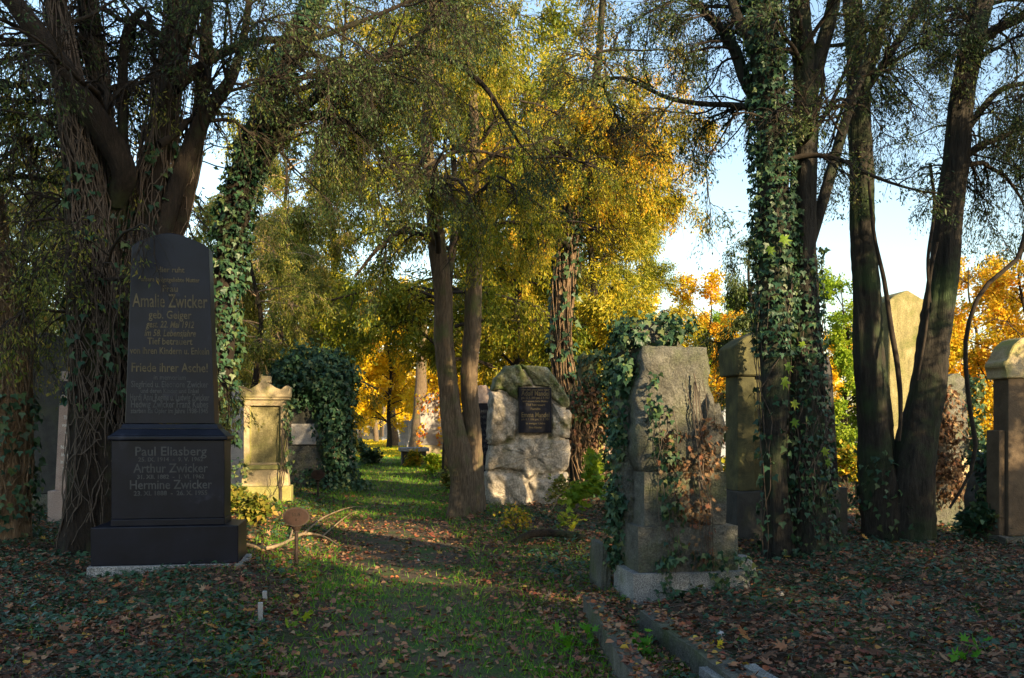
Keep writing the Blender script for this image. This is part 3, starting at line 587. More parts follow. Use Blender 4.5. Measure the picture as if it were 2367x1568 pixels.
# --- far left pair
Y = 13.6; s = thing('gravestone', 'tall arched grey gravestone behind the leftmost trunk', 'gravestone', put(98, Y), ROT)
block('base', M['greyst'], s, -.46, .46, -.05, .5, -.2, .45, .02)
prism('slab', M['darkst'], s, [(-.40, .452), (.38, .452), (.38, 2.62)] + arc(0, 2.6, .38, 20, 160, 10, .34) + [(-.40, 2.62)], .02, .35, .015)
Y = 12.6; s = thing('gravestone', 'small tapering pinkish gravestone with black name band, half hidden by the big left tree', 'gravestone', put(172, Y), ROT)
block('base', M['pink'], s, -.36, .36, 0, .45, -.2, .58, .015)
block('shaft', M['pink'], s, -.28, .28, .06, .34, .582, 2.28, .01, .08)
block('name_band', M['black'], s, -.215, .215, .045, .09, 1.82, 2.14, .004)
text('Olga Adler', -.0, .042, 1.87, .11, M['pale'], s, .40, .001)
for k, (b_, w) in enumerate([('in Liebe', .2), ('Tief betrauert', .32), ('von ihrem Gatten', .36), ('und Kindern', .28), ('', 0), ('Nach kurzem Glück', .40), ('in ewiger Ruhe', .38), ('in unserem Herzen', .40), ('lebt sie fort', .34), ('Friede ihr!', .26)]):
    if b_: text(b_, 0, .054, 1.70 - .105 * k, .075, M['whitew'], s, w, .001)

# --- right side group
Y = 10.6; s = thing('gravestone', 'broad dark gravestone with olive lichen behind the ivy-grown double trunk', 'gravestone', put(1760, Y), ROT)
block('base', M['darkst'], s, -.32, .80, -.02, .55, -.2, .72, .015)
block('shaft', M['olivest'], s, -.28, -.06, .05, .42, .722, 2.1, .01)
block('inset_panel', M['olivest'], s, -.058, .26, .12, .40, .722, 2.1, .01)
block('side_pillar', M['darkst'], s, .262, .48, .05, .42, .722, 2.1, .01)
prism('head', M['olivest'], s, [(-.34, 2.102), (.54, 2.102), (.54, 2.42), (.42, 2.5), (.1, 2.68), (-.2, 2.56), (-.36, 2.44)], 0, .46, .015)
Y = 10.9; s = thing('gravestone', 'slim tapering black obelisk just right of the ivy-grown double trunk', 'gravestone', put(1918, Y), ROT)
block('base', M['darkst'], s, -.22, .24, 0, .5, -.2, .74, .012)
block('plinth', M['black'], s, -.26, .50, -.06, .6, -.2, .10, .012)
prism('shaft', M['black'], s, [(-.20, .742), (.16, .742), (.07, 2.2), (.02, 2.36), (-.14, 2.36), (-.18, 2.25)], .06, .36, .012)
Y = 14.2; s = thing('gravestone', 'tall sandstone pillar with gabled top seen between the forked trunks', 'gravestone', put(2100, Y), ROT)
block('base', M['brownst'], s, -.52, .52, -.1, .7, -.2, .55, .02)
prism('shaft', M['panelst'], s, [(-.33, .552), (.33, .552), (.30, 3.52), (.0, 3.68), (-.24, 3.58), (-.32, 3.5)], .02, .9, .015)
Y = 12.2; s = thing('gravestone', 'grey stone base with brown shrivelled creeper heaped on it, right of the forked trunks', 'gravestone', put(2185, Y), ROT)
block('base', M['greyst'], s, -.42, .30, 0, .5, -.2, .50, .02)
block('step', M['greyst'], s, -.5, .48, -.1, .6, -.2, .0 + .10, .02)
prism('shaft', M['darkst'], s, [(-.2, .502), (.18, .502), (.10, 1.9), (-.02, 2.02), (-.15, 1.9)], .08, .38, .015)
ac = Acc(); ivy_cloud(ac, 1500, [(-.02, .05, 1.7, .16, .16, .3), (-.05, .02, 1.2, .2, .16, .35), (.0, .0, .75, .24, .16, .25)], (.04, .09), 'maple', .06)
link('dry_creeper', ac.mesh('dry_creeper'), M['brownleaf'], s)['kind'] = 'stuff'
Y = 20; s = thing('gravestone', 'plain grey round-shouldered gravestone on two pale blocks at right', 'gravestone', put(2222, Y), ROT)
block('base', M['brownst'], s, -.12, .62, -.1, .5, -.2, .0 + .35, .02)
block('block', M['sand'], s, -.02, .52, -.05, .5, .352, .78, .02)
block('lower_block', M['greyst'], s, -.26, .30, .1, .5, .0, 1.18, .015)
prism('slab', M['greyst'], s, [(-.27, 1.182), (.27, 1.182), (.25, 2.45), (.15, 2.6), (.0, 2.70), (-.15, 2.66), (-.29, 2.58), (-.26, 2.4)], .12, .46, .02)
ac = Acc(); ivy_cloud(ac, 700, [(.42, .1, 1.8, .12, .2, .8), (.6, 0, .9, .3, .3, .3)], (.07, .13), 'ivy', .06, .4, 1); link('ivy', ac.mesh('ivy'), M['ivy'], s)['kind'] = 'stuff'
Y = 10.4; s = thing('gravestone', 'brown gravestone with scrolled top at the right edge of the picture', 'gravestone', put(2372, Y), ROT)
block('base', M['greyst'], s, -.30, .5, -.05, .5, -.2, .20, .02, rough=.01)
block('shaft', M['brownst'], s, -.17, .5, .08, .34, .202, 2.06, .012)
block('side_wing', M['brownst'], s, -.26, -.175, .12, .34, .202, 1.45, .012)
prism('scroll_head', M['sand'], s, [(-.22, 2.062), (.5, 2.062), (.5, 2.56), (.1, 2.56), (-.02, 2.53), (-.12, 2.45), (-.17, 2.36), (-.185, 2.28), (-.24, 2.26), (-.25, 2.2), (-.21, 2.17)], .05, .40, .014)
Y = 10.9; s = thing('rubble_heap', 'ivy-topped heap of broken stone and roots beside the right-edge gravestone', 'rubble', put(2296, Y), ROT)
rock('stone', M['darkst'], s, [(-.12, 0), (.2, 0), (.2, .55), (.15, 1.05), (-.02, 1.12), (-.12, .8), (-.16, .4)], 0, .35, .05, .04)
rock('stone', M['brownst'], s, [(-.28, .0), (-.1, .0), (-.08, .32), (-.2, .4), (-.3, .22)], -.05, .2, .04, .03)
ac = Acc(); ivy_cloud(ac, 420, [(.0, .05, 1.08, .2, .2, .12), (-.05, -.05, .7, .15, .1, .2)], (.05, .08), 'ivy', .03); link('ivy', ac.mesh('ivy'), M['ivy'], s)['kind'] = 'stuff'
# further stones seen in the gaps
FAR = [(1690, 21, .62, 1.95, 'bluegrey', 'blue-grey plain slab glimpsed right of the big grey ivy-grown gravestone'), (2305, 26, .5, 2.3, 'bluegrey', 'distant blue-grey stone with creeper near the right edge'), (1965, 30, .7, 2.1, 'bluegrey', 'distant grey gravestone glimpsed between the black obelisk and forked trunks'),
       (940, 62, .9, 1.9, 'bluegrey', 'distant pale blue gravestone at the end of the path'), (958, 58, .8, 2.0, 'pale', 'distant cream gravestone beside the pale blue one at the path end'), (800, 30, .5, .9, 'pale', 'small pale marker stone behind the ivy-smothered monument'),
       (862, 105, 1.2, 1.6, 'darkst', 'very distant dark gravestone left of the path end'), (905, 90, 1.6, 1.9, 'bluegrey', 'very distant wide grey gravestone right of the leaning yellow-lit trunk'), (1470, 30, .8, 2.0, 'pale', 'distant pale gravestone left of the big grey gravestone'), (460, 24, .8, 1.9, 'greyst', 'distant grey gravestone hidden behind the black monument')]
for px, Y, w, h, mt, lab in FAR:
    s = thing('gravestone', lab, 'gravestone', put(px, Y), ROT, None)
    block('base', M[mt], s, -w * .62, w * .62, -.1, .6, -.2, h * .2, .02)
    prism('slab', M[mt], s, [(-w / 2, h * .2 + .002), (w / 2, h * .2 + .002), (w / 2 * .95, h * .85), (w * .2, h), (-w * .2, h), (-w / 2 * .95, h * .85)], .05, .4, .02)
Y = 36; s = thing('gravestone', 'sunlit cream gravestone with red creeper on top and a mossy base by the path', 'gravestone', put(1003, Y), ROT)
block('base', M['sand'], s, -.72, .72, -.1, .7, -.2, .72, .03, .06)
block('shaft', M['pale'], s, -.55, .55, .1, .5, .722, 2.05, .03)
prism('head', M['pale'], s, [(-.5, 2.052), (.5, 2.052), (.4, 2.6), (.1, 2.85), (-.2, 2.85), (-.45, 2.6)], .1, .5, .03)
ac = Acc(); ivy_cloud(ac, 520, [(.0, .1, 2.5, .6, .3, .4), (.45, .0, 1.6, .2, .2, .9), (-.5, 0, 1.0, .1, .1, .6)], (.10, .18), 'leaf', .08, .2, 1); link('creeper', ac.mesh('creeper'), M['lf_orange'], s)['kind'] = 'stuff'
Y = 29; s = thing('gravestone', 'low slanted grey stone just left of the twin trunk', 'gravestone', put(1040, Y), ROT)
prism('stone', M['pale'], s, [(-.22, -.2), (.5, -.2), (.5, 1.25), (.1, 1.1), (-.2, .75)], 0, .5, .03)
Y = 33; s = thing('grave_slab', 'flat pale grave slab lying left of the sunlit cream gravestone', 'grave slab', put(955, Y), ROT)
block('slab', M['bluegrey'], s, -.5, .6, 0, 1.6, .55, .68, .02); block('support', M['darkst'], s, -.4, .5, .1, 1.5, -.1, .548, .02)
b = G(862, 1068); s = thing('pale_scrap', 'small white scrap lying in the grass on the path', 'litter', (b[0], b[1], b[2]), 0)
me_ = rock('scrap', M['white'], s, [(-.24, 0), (.26, 0), (.28, .08), (.1, .15), (-.02, .1), (-.15, .16), (-.26, .07)], -.15, .2, .04, .02, .05)
# pale house and shed beyond
s = thing('white_building', 'small white building glimpsed far away at right', 'building', (2290 / 2050 * 45 - CX / 2050 * 45, 45, 0), ROT)
block('wall', M['whitew'], s, -1.6, 1.6, 0, 4, -.1, 2.6, .02)
for k in range(5): block('wall_batten', M['bluegrey'], s, -1.3 + .55 * k, -1.24 + .55 * k, -.03, .0 - .002, .1, 2.4, .004)
prism('roof', M['bluegrey'], s, [(-1.8, 2.602), (1.8, 2.602), (1.2, 3.1), (-1.2, 3.1)], -.2, 4.2, .02)

# --- grave kerbs, lower right
def kerb(label, p, q, w, h, mat, grp=None):
    p = np.array(p); q = np.array(q); L = np.linalg.norm(q - p); a = math.atan2(q[1] - p[1], q[0] - p[0])
    s = thing('kerb_stone', label, 'grave kerb', (p[0], p[1], 0), a, grp); return s, L
for lab, A, B, w, z1, cuts, grp in [('long grey grave kerb nearest the path in front of the ivy-grown gravestone', (.56, 7.0), (.66, 4.1), .13, .17, (.36, .8), None),
                             ('second grave kerb with moss, right of the one along the path', (.93, 6.45), (1.23, 4.3), .15, .17, (.50,), None)]:
    s, L = kerb(lab, A, B, w, z1, None); xs = [0] + [c * L for c in cuts] + [L]
    for k in range(len(xs) - 1): block('kerb_block', M['greyst'], s, xs[k] + .004, xs[k + 1] - .004, 0, w, -.15, z1 + rng.uniform(-.015, .01), .01, rough=.008)
n = 420; t = rng.uniform(0, 1, n); w_ = rng.uniform(0, .14, n); a = rng.uniform(0, 6.28, n); h2 = rng.uniform(0, 1, n) < .5
x = np.where(h2, .56 + .10 * t + w_, .95 + .30 * t + w_); y = np.where(h2, 7.0 - 2.9 * t, 6.4 - 2.1 * t); z = np.where(h2, .175, .155) + rng.uniform(0, .025, n)
ac = Acc(); leaves(ac, np.stack([x, y, z], -1), np.stack([np.cos(a), np.sin(a), a * 0], -1), rng.normal(size=(n, 3)) * .35 + [0, 0, 1], rng.uniform(.025, .06, n), 'curl', rng.uniform(0, 1, n))
tag(link('kerb_leaves', ac.mesh('kerb_leaves'), M['litter']), 'small dry leaves lying on top of the two grave kerbs', 'fallen leaves', kind='stuff')
s = thing('grave_slab', 'worn flat grey slab cut by the bottom edge right of the kerbs', 'grave slab', (1.16, 4.50, 0), ROT)
block('slab', M['granite'], s, 0, .34, 0, .58, -.1, .125, .01, rough=.004)
s = thing('corner_stone', 'small leaning side stone overgrown with ivy left of the big grey gravestone', 'stone', (.80, 8.0, 0), ROT)
block('stone', M['greyst'], s, .0, .10, 0, .45, -.1, .42, .01, .02, rough=.006)
s = thing('corner_stone', 'rounded grey stub stone at the right foot of the big ivy-grown gravestone', 'stone', (2.13, 8.1, 0), ROT)
rock('stone', M['granite'], s, [(-.1, 0), (.1, 0), (.12, .2), (.06, .3), (-.06, .3), (-.11, .18)], 0, .2, .03, .008)
s = thing('marker_peg', 'short pale peg standing in the ivy in front of the black monument', 'peg', G(602, 1440), .3)
block('peg', M['pale'], s, -.018, .018, -.018, .018, -.05, .15, .004)
s = thing('marker_peg', 'second short pale peg in the ivy, a little higher up than the first', 'peg', G(612, 1395), .1)
block('peg', M['pale'], s, -.018, .018, -.018, .018, -.05, .10, .004)

# --- oval iron signs on posts
def oval_sign(label, px, py, top_py):
    b = G(px, py); Y = b[1]; htop = zz(top_py, Y) - b[2]
    s = thing('oval_sign', label, 'sign', b, ROT, 'oval iron signs on posts')
    w, h = .137, .10; cz = htop - h
    def ell(name, mat, ww, hh, y0, y1):
        bm = bmesh.new(); n = 32
        a = [bm.verts.new((ww * math.cos(t / n * 6.2832), y0, cz + hh * math.sin(t / n * 6.2832))) for t in range(n)]
        b2 = [bm.verts.new((ww * math.cos(t / n * 6.2832), y1, cz + hh * math.sin(t / n * 6.2832))) for t in range(n)]
        bm.faces.new(a); bm.faces.new(b2[::-1])
        for i in range(n): bm.faces.new([a[i], b2[i], b2[(i + 1) % n], a[(i + 1) % n]])
        link(name, bm_mesh(name, bm), mat, s)
    ell('rim', M['iron'], w, h, -.004, .016); ell('plate', M['iron_p'], w * .88, h * .86, -.010, -.0045)
    for k, t_ in enumerate(['52 A', '6']): text(t_, 0, -.0115, cz + .01 - .05 * k, .045, M['bark'], s, None, .0)
    bm = bmesh.new()
    def cyl(r1, r2, z0, z1, seg=12):
        bmesh.ops.create_cone(bm, cap_ends=True, segments=seg, radius1=r1, radius2=r2, depth=z1 - z0, matrix=Matrix.Translation((0, .012, (z0 + z1) / 2)))
    cyl(.021, .019, -.1, cz - h - .045); link('post', bm_mesh('post', bm, False), M['iron'], s)
    bm = bmesh.new(); cyl(.03, .06, cz - h - .045, cz - h + .004, 16); cyl(.036, .036, cz - h - .062, cz - h - .0455, 16); link('collar', bm_mesh('collar', bm), M['iron'], s)
oval_sign('nearest oval iron sign on a post, right of the black monument', 685, 1312, 1173)
oval_sign('middle oval iron sign in front of the ivy-smothered monument', 735, 1152, 1086)
oval_sign('farthest small oval iron sign beside the path', 808, 1075, 1045)

# =================================================================== TREES
def stempts(spec, Y, dy=0.0):
    out = []
    for k, p in enumerate(spec):
        yy = Y + (p[3] if len(p) > 3 else dy * k); w = W(p[0], p[1], yy); out.append((w[0], yy, w[2], p[2] / F * yy))
    out[0] = (*out[0][:2], min(out[0][2], float(hgt(out[0][0], out[0][1])) - .1) if spec[0][1] > 1100 else out[0][2], out[0][3]); return out
def polyN(pts, n=14):
    q = resample(pts, .1); i = np.linspace(0, len(q) - 1, n).astype(int); q = q[i]; return q[None, :, :3], q[None, :, 3]

class Tree:
    def __init__(s, name, label, cat, base, bark, group=None):
        s.base = np.asarray(base, float); s.root = thing(name, label, cat, s.base, 0, group); s.bark = bark; s.stems = []; s.lim = []
    def stem(s, pts, sides=24, ridge=.1, name='trunk', mat=None, step=.07):
        ac = Acc(); st = trunk(ac, pts, step, sides, ridge); link(name, ac.mesh(name, True, s.base), M[mat or s.bark], s.root); s.stems.append(st); return st
    def part(s, name, acc, mat, stuff=False):
        o = link(name, acc.mesh(name, False, s.base), M[mat], s.root)
        if stuff: o['kind'] = 'stuff'
        return o

def near_branches(T, polys, K1, L1, K2, L2, K3, L3, up=.1, droop=.05, leafn=0, leafsz=.05, leafmat='lf_dark', shape='spray', t0=.4, bmat='twig', wig=.16, tmin=0, tmax=1, dense=None, twigleaf=.5, rr=.4, sprays=None, hang=.3):
    P = np.concatenate([p for p, r in polys]); Rr = np.concatenate([r for p, r in polys])
    P1, R1 = spawn(P, Rr, K1, 12, *L1, (.7, 1.35), wig, droop, up, t0, 1, rr, .012, .05, .25)
    P2, R2 = spawn(P1, R1, K2, 8, *L2, (.4, 1.1), wig * 1.2, droop * 1.5, 0, .15, 1, .55, .005, .02, .3)
    P3, R3 = spawn(P2, R2, K3, 6, *L3, (.4, 1.2), wig * 1.4, droop * 2.5, 0, .1, 1, .55, .0028, .008, .3)
    ac = Acc(); tubes(ac, P1, R1, 7); tubes(ac, P2, R2, 4); tubes(ac, P3, R3, 3)
    T.part('branches', ac, bmat)
    if leafn:
        q, d, ii = along(P3, int(leafn * 1.5), .2, 1); g = rng.uniform(0, 1, len(P2))[ii // K3]; g1 = rng.uniform(0, 1, len(P1))[ii // (K3 * K2)]; kk = (g * .6 + g1 * .4) > .42; q, d = q[kk], d[kk]
        if dense is not None:
            k = rng.uniform(0, 1, len(q)) < dense(q); q, d = q[k], d[k]
        n = len(q); q = q + rng.normal(size=(n, 3)) * leafsz * .6
        ac = Acc(); leaves(ac, q, d + rng.normal(size=(n, 3)) * .6 + np.array([[0, 0, -hang]]), rng.normal(size=(n, 3)) + [0, 0, .4], rng.uniform(.6, 1.3, n) * leafsz, shape, np.clip(rng.uniform(tmin, tmax, n) * .6 + .4 * tpatch(q), 0, 1))
        T.part('foliage', ac, leafmat, True)
    return P1, P2, P3
def tpatch(q): return np.clip(.5 + .35 * np.sin(q[:, 0] * 2.1 + q[:, 2] * 1.7) * np.sin(q[:, 1] * 1.9 - q[:, 2] * 2.3) + .15 * np.sin(q[:, 0] * 5 + q[:, 1] * 4 + q[:, 2] * 6), 0, 1)

def base_of(px, py): return G(px, py)

# --- big vine-hung tree behind the black monument
Y = 9.9
T = Tree('old_tree', 'dark many-stemmed tree hung with vines behind the black monument', 'tree', W(230, 1270, Y) * [1, 1, 0], 'bark')
A = T.stem(stempts([(212, 1300, 74), (218, 1180, 58), (218, 950, 46), (214, 700, 42), (198, 450, 34), (165, 220, 28), (130, 0, 23), (95, -250, 24), (60, -600, 12)], Y, -.05), 30, .16)
A2 = T.stem(stempts([(235, 760, 32), (250, 560, 28), (252, 420, 24), (232, 220, 20), (205, 20, 22), (180, -250, 16), (170, -550, 8)], Y + .05, .04))
B = T.stem(stempts([(300, 1300, 60), (310, 1050, 48), (318, 850, 40), (330, 650, 37), (352, 450, 33), (380, 250, 30), (412, 60, 29), (440, -200, 30), (470, -600, 14)], Y + .15, .05), 28, .16)
C_ = T.stem(stempts([(262, 470, 22), (285, 400, 26), (240, 300, 27), (165, 190, 26), (95, 90, 24), (20, -10, 20), (-90, -120, 14)], Y, -.15), 18, .1, 'limb')
D_ = T.stem(stempts([(352, 600, 20), (385, 500, 21), (425, 380, 20), (470, 270, 18), (530, 190, 13), (560, 100, 9), (580, -30, 7)], Y + .2, .1), 14, .1, 'limb')
E_ = T.stem(stempts([(405, 200, 16), (500, 130, 11), (600, 95, 9), (720, 90, 7), (860, 40, 5), (1000, -20, 3)], Y + .3, .15), 10, .05, 'limb')
F_ = T.stem(stempts([(282, 560, 14), (284, 350, 12), (283, 160, 11), (300, 60, 10), (340, 30, 8), (355, 120, 5), (358, 200, 3)], Y + .2, .02), 10, .08, 'limb')
G_ = T.stem(stempts([(325, 760, 24), (385, 600, 20), (428, 460, 18), (455, 330, 16), (470, 180, 14), (480, 0, 11), (500, -200, 8)], Y + .4, .06), 14, .1, 'limb')
ac = Acc()
for st, c in ((A, 150), (A2, 60), (B, 150), (G_, 30)): stem_vines(ac, st, c, (.003, .0075), 0, .85, 44)
T.part('vines', ac, 'vine', True)
ac = Acc(); stem_ivy(ac, A, 260, .2, .5, (.06, .1)); stem_ivy(ac, B, 260, .25, .5, (.06, .1)); stem_ivy(ac, A2, 160, 0, .4, (.06, .1)); T.part('ivy', ac, 'ivy', True)
pl = [polyN(stempts([(200, 450, 40), (168, 220, 37), (130, 0, 30), (95, -250, 24), (60, -600, 12)], Y)), polyN(stempts([(262, 420, 30), (235, 220, 25), (205, 20, 22), (180, -250, 16), (170, -550, 8)], Y)), polyN(stempts([(352, 450, 38), (380, 250, 36), (412, 60, 36), (440, -200, 30), (470, -600, 14)], Y + .2)),
      polyN(stempts([(285, 400, 26), (165, 190, 26), (20, -10, 20), (-90, -120, 14)], Y, -.15)), polyN(stempts([(425, 380, 20), (530, 190, 13), (580, -30, 7)], Y + .2, .1)), polyN(stempts([(405, 200, 16), (600, 95, 9), (860, 40, 5), (1000, -20, 3)], Y + .3, .15))]
near_branches(T, pl, 13, (1.2, 2.8), 9, (.5, 1.2), 11, (.2, .6), .12, .08, 46000, .05, 'lf_dark', 'spray', .1, rr=.3)
# low drooping side branches reaching left
pl = [polyN(stempts([(214, 800, 30), (200, 450, 40), (168, 220, 30)], Y))]
near_branches(T, pl, 20, (1.2, 2.6), 10, (.4, 1.1), 10, (.2, .6), .25, .16, 9000, .05, 'lf_olive', 'spray', .1, 'twig', rr=.14)

# --- ivy-clad leaning tree
Y = 11.5
T = Tree('leaning_tree', 'dark ivy-clad tree leaning right behind the black monument', 'tree', W(500, 1200, Y) * [1, 1, 0], 'bark')
A = T.stem(stempts([(478, 1240, 44), (500, 950, 34), (515, 700, 31), (540, 520, 31), (585, 340, 30), (635, 220, 25), (685, 90, 20), (745, -30, 17), (830, -250, 12), (900, -500, 6)], Y, .03), 24, .12)
ac = Acc(); stem_ivy(ac, A, 3400, .12, .78, (.045, .095), off=1.25); T.part('ivy', ac, 'ivy', True)
b1 = T.stem(stempts([(600, 300, 14), (700, 250, 11), (820, 160, 9), (980, 120, 8), (1110, 190, 6), (1200, 330, 3)], Y, .15), 10, .05, 'limb')
b2 = T.stem(stempts([(560, 450, 12), (640, 340, 10), (740, 210, 9), (860, 140, 7), (1000, 60, 5), (1100, -30, 3)], Y, .12), 10, .05, 'limb')
b3 = T.stem(stempts([(570, 400, 12), (650, 300, 10), (760, 270, 9), (860, 330, 7), (930, 420, 4)], Y, .2), 10, .05, 'limb')
pl = [polyN(stempts([(600, 300, 14), (820, 160, 9), (980, 120, 8), (1110, 190, 6), (1200, 330, 3)], Y, .15)), polyN(stempts([(560, 450, 12), (740, 210, 9), (1000, 60, 5), (1100, -30, 3)], Y, .12)), polyN(stempts([(570, 400, 12), (760, 270, 9), (930, 420, 4)], Y, .2)),
      polyN(stempts([(540, 520, 25), (635, 220, 20), (745, -30, 15), (900, -500, 6)], Y))]
near_branches(T, pl, 11, (.9, 2.4), 8, (.5, 1.2), 9, (.2, .6), .02, .10, 24000, .05, 'lf_dark', 'spray', .15, rr=.4, tmax=1)

# --- leftmost shaggy trunk
Y = 10.4
T = Tree('shaggy_tree', 'leftmost tree with shaggy sunlit bark and ivy at its foot', 'tree', W(0, 1280, Y) * [1, 1, 0], 'bark_v')
A = T.stem(stempts([(0, 1300, 60), (8, 1100, 48), (12, 900, 42), (5, 750, 44), (-20, 600, 36), (-60, 300, 26), (-110, -100, 16), (-140, -500, 8)], Y, .0), 24, .18)
ac = Acc(); stem_vines(ac, A, 130, (.005, .012), 0, .6, 26, .35); T.part('vines', ac, 'bark_v', True)
ac = Acc(); stem_ivy(ac, A, 620, 0, .22, (.06, .11), off=1.3); T.part('ivy', ac, 'ivy', True)
near_branches(T, [polyN(stempts([(5, 750, 40), (-60, 300, 26), (-110, -100, 16), (-140, -500, 8)], Y))], 16, (1., 2.6), 7, (.5, 1.1), 7, (.2, .55), .1, .12, 16000, .055, 'lf_olive', 'spray', .1, 'twig', rr=.3)

# --- twin trunk in the centre
Y = 14.3
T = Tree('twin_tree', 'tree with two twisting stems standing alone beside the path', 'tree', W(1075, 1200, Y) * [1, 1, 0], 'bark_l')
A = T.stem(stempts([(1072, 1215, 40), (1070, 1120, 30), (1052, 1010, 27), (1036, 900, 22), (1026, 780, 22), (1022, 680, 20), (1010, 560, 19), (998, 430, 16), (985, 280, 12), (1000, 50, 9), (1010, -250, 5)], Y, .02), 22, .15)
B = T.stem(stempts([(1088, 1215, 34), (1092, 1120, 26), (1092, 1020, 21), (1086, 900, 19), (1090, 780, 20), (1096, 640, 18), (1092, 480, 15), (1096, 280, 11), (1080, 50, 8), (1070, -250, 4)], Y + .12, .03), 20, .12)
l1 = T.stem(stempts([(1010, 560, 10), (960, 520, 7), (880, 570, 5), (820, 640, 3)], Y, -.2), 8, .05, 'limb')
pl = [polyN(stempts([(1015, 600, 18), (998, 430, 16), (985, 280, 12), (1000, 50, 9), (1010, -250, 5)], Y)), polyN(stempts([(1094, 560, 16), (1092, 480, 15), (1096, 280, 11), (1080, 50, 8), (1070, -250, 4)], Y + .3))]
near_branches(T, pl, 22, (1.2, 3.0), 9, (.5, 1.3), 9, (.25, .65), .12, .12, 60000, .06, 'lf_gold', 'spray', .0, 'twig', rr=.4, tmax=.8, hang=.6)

# --- creeper-hung tree right of the boulder
Y = 18.3
T = Tree('creeper_tree', 'tree with creeper-hung trunk rising behind the boulder monument', 'tree', W(1340, 1140, Y) * [1, 1, 0], 'bark')
A = T.stem(stempts([(1350, 1160, 30), (1335, 1030, 23), (1308, 900, 21), (1298, 780, 20), (1305, 650, 19), (1318, 540, 17), (1332, 420, 14), (1360, 300, 11), (1385, 120, 8), (1400, -150, 5)], Y, .02), 20, .14)
ac = Acc(); stem_vines(ac, A, 60, (.008, .016), 0, .7, 24, .4); T.part('vines', ac, 'bark_v', True)
ac = Acc(); stem_ivy(ac, A, 500, .1, .6, (.09, .15), off=1.4); T.part('ivy', ac, 'ivy', True)
l2 = T.stem(stempts([(1325, 480, 9), (1400, 360, 7), (1450, 300, 5), (1480, 230, 3)], Y, .1), 8, .05, 'limb')
pl = [polyN(stempts([(1310, 620, 18), (1332, 420, 14), (1360, 300, 11), (1385, 120, 8), (1400, -150, 5)], Y)), polyN(stempts([(1325, 480, 9), (1400, 360, 7), (1480, 230, 3)], Y, .1))]
near_branches(T, pl, 28, (1.2, 2.9), 9, (.5, 1.3), 9, (.25, .7), .15, .1, 64000, .075, 'lf_rust', 'spray', .0, 'twig', rr=.4, hang=.5, tmax=.85)

# --- ivy-grown double trunk, right
Y = 9.6
T = Tree('ivy_tree', 'double-stemmed tree with ivy climbing both trunks, right of the big grey gravestone', 'tree', W(1830, 1310, Y) * [1, 1, 0], 'bark_g')
A = T.stem(stempts([(1800, 1330, 42), (1795, 1200, 30), (1790, 1050, 27), (1788, 850, 31), (1790, 650, 36), (1788, 450, 36), (1778, 250, 34), (1765, 50, 30), (1755, -200, 24), (1745, -500, 12)], Y, -.01), 26, .1)
B = T.stem(stempts([(1868, 1330, 62), (1868, 1200, 46), (1866, 1050, 39), (1863, 850, 33), (1856, 600, 30), (1855, 400, 29), (1862, 220, 27), (1850, 60, 23), (1845, -150, 18), (1835, -450, 9)], Y + .12, .0), 28, .1)
T.stem(stempts([(1866, 240, 18), (1895, 130, 17), (1925, 20, 15), (1950, -150, 10), (1960, -400, 6)], Y + .1), 16, .08, 'limb')
l1 = T.stem(stempts([(1765, 260, 14), (1725, 190, 14), (1695, 110, 13), (1650, 50, 11), (1590, -10, 8), (1520, -90, 5)], Y, .1), 12, .06, 'limb')
T.stem(stempts([(1750, 100, 12), (1715, 60, 12), (1690, 0, 10), (1660, -100, 7)], Y - .1), 12, .06, 'limb')
l2 = T.stem(stempts([(1755, 250, 9), (1690, 243, 7), (1620, 240, 6), (1540, 225, 5), (1440, 180, 4), (1380, 200, 2)], Y, .2), 8, .04, 'limb')
l3 = T.stem(stempts([(1875, 560, 12), (1920, 400, 13), (1960, 260, 11), (2010, 120, 9), (2050, 0, 7), (2090, -120, 5)], Y + .2, .1), 10, .06, 'limb')
ac = Acc(); stem_ivy(ac, A, 4600, .28, .85, (.025, .075), off=1.2); stem_ivy(ac, B, 2000, .0, .42, (.025, .075), off=1.2); stem_ivy(ac, A, 500, .8, 1, (.04, .08), off=1.6); stem_ivy(ac, A, 200, 0, .25, (.05, .09)); T.part('ivy', ac, 'ivy', True)
ac = Acc(); stem_vines(ac, B, 46, (.003, .007), 0, .4, 24, .3); stem_vines(ac, A, 20, (.003, .007), 0, .6, 24); T.part('vines', ac, 'vine', True)
# pale five-fingered creeper leaves that can be told apart
lp = [(1823, 838, 30), (1818, 872, 34), (1838, 925, 26), (1835, 968, 24), (1806, 545, 34), (1776, 570, 26), (1905, 1035, 26), (1915, 1060, 24), (1858, 790, 20)]
for px, py, sz in lp:
    ac = Acc(); c = W(px, py, Y - .34); leaves(ac, c[None], np.array([[rng.normal() * .3, -.3, -1.]]), np.array([[rng.normal() * .3, -1, .3]]), sz / F * Y, 'maple', np.array([rng.uniform(.1, .5)])); T.part('leaf', ac, 'lf_lime')
pl = [polyN(stempts([(1790, 650, 30), (1778, 250, 30), (1755, -200, 24), (1745, -500, 12)], Y)), polyN(stempts([(1855, 400, 26), (1850, 60, 23), (1835, -450, 9)], Y)), polyN(stempts([(1765, 260, 14), (1695, 110, 13), (1590, -10, 8), (1520, -90, 5)], Y, .1)),
      polyN(stempts([(1755, 250, 9), (1620, 240, 6), (1440, 180, 4), (1380, 200, 2)], Y, .2)), polyN(stempts([(1920, 400, 13), (2010, 120, 9), (2090, -120, 5)], Y + .2, .1))]
near_branches(T, pl, 12, (.8, 2.0), 9, (.35, .9), 10, (.15, .45), .05, .06, 36000, .045, 'lf_dark', 'spray', .1, rr=.25)

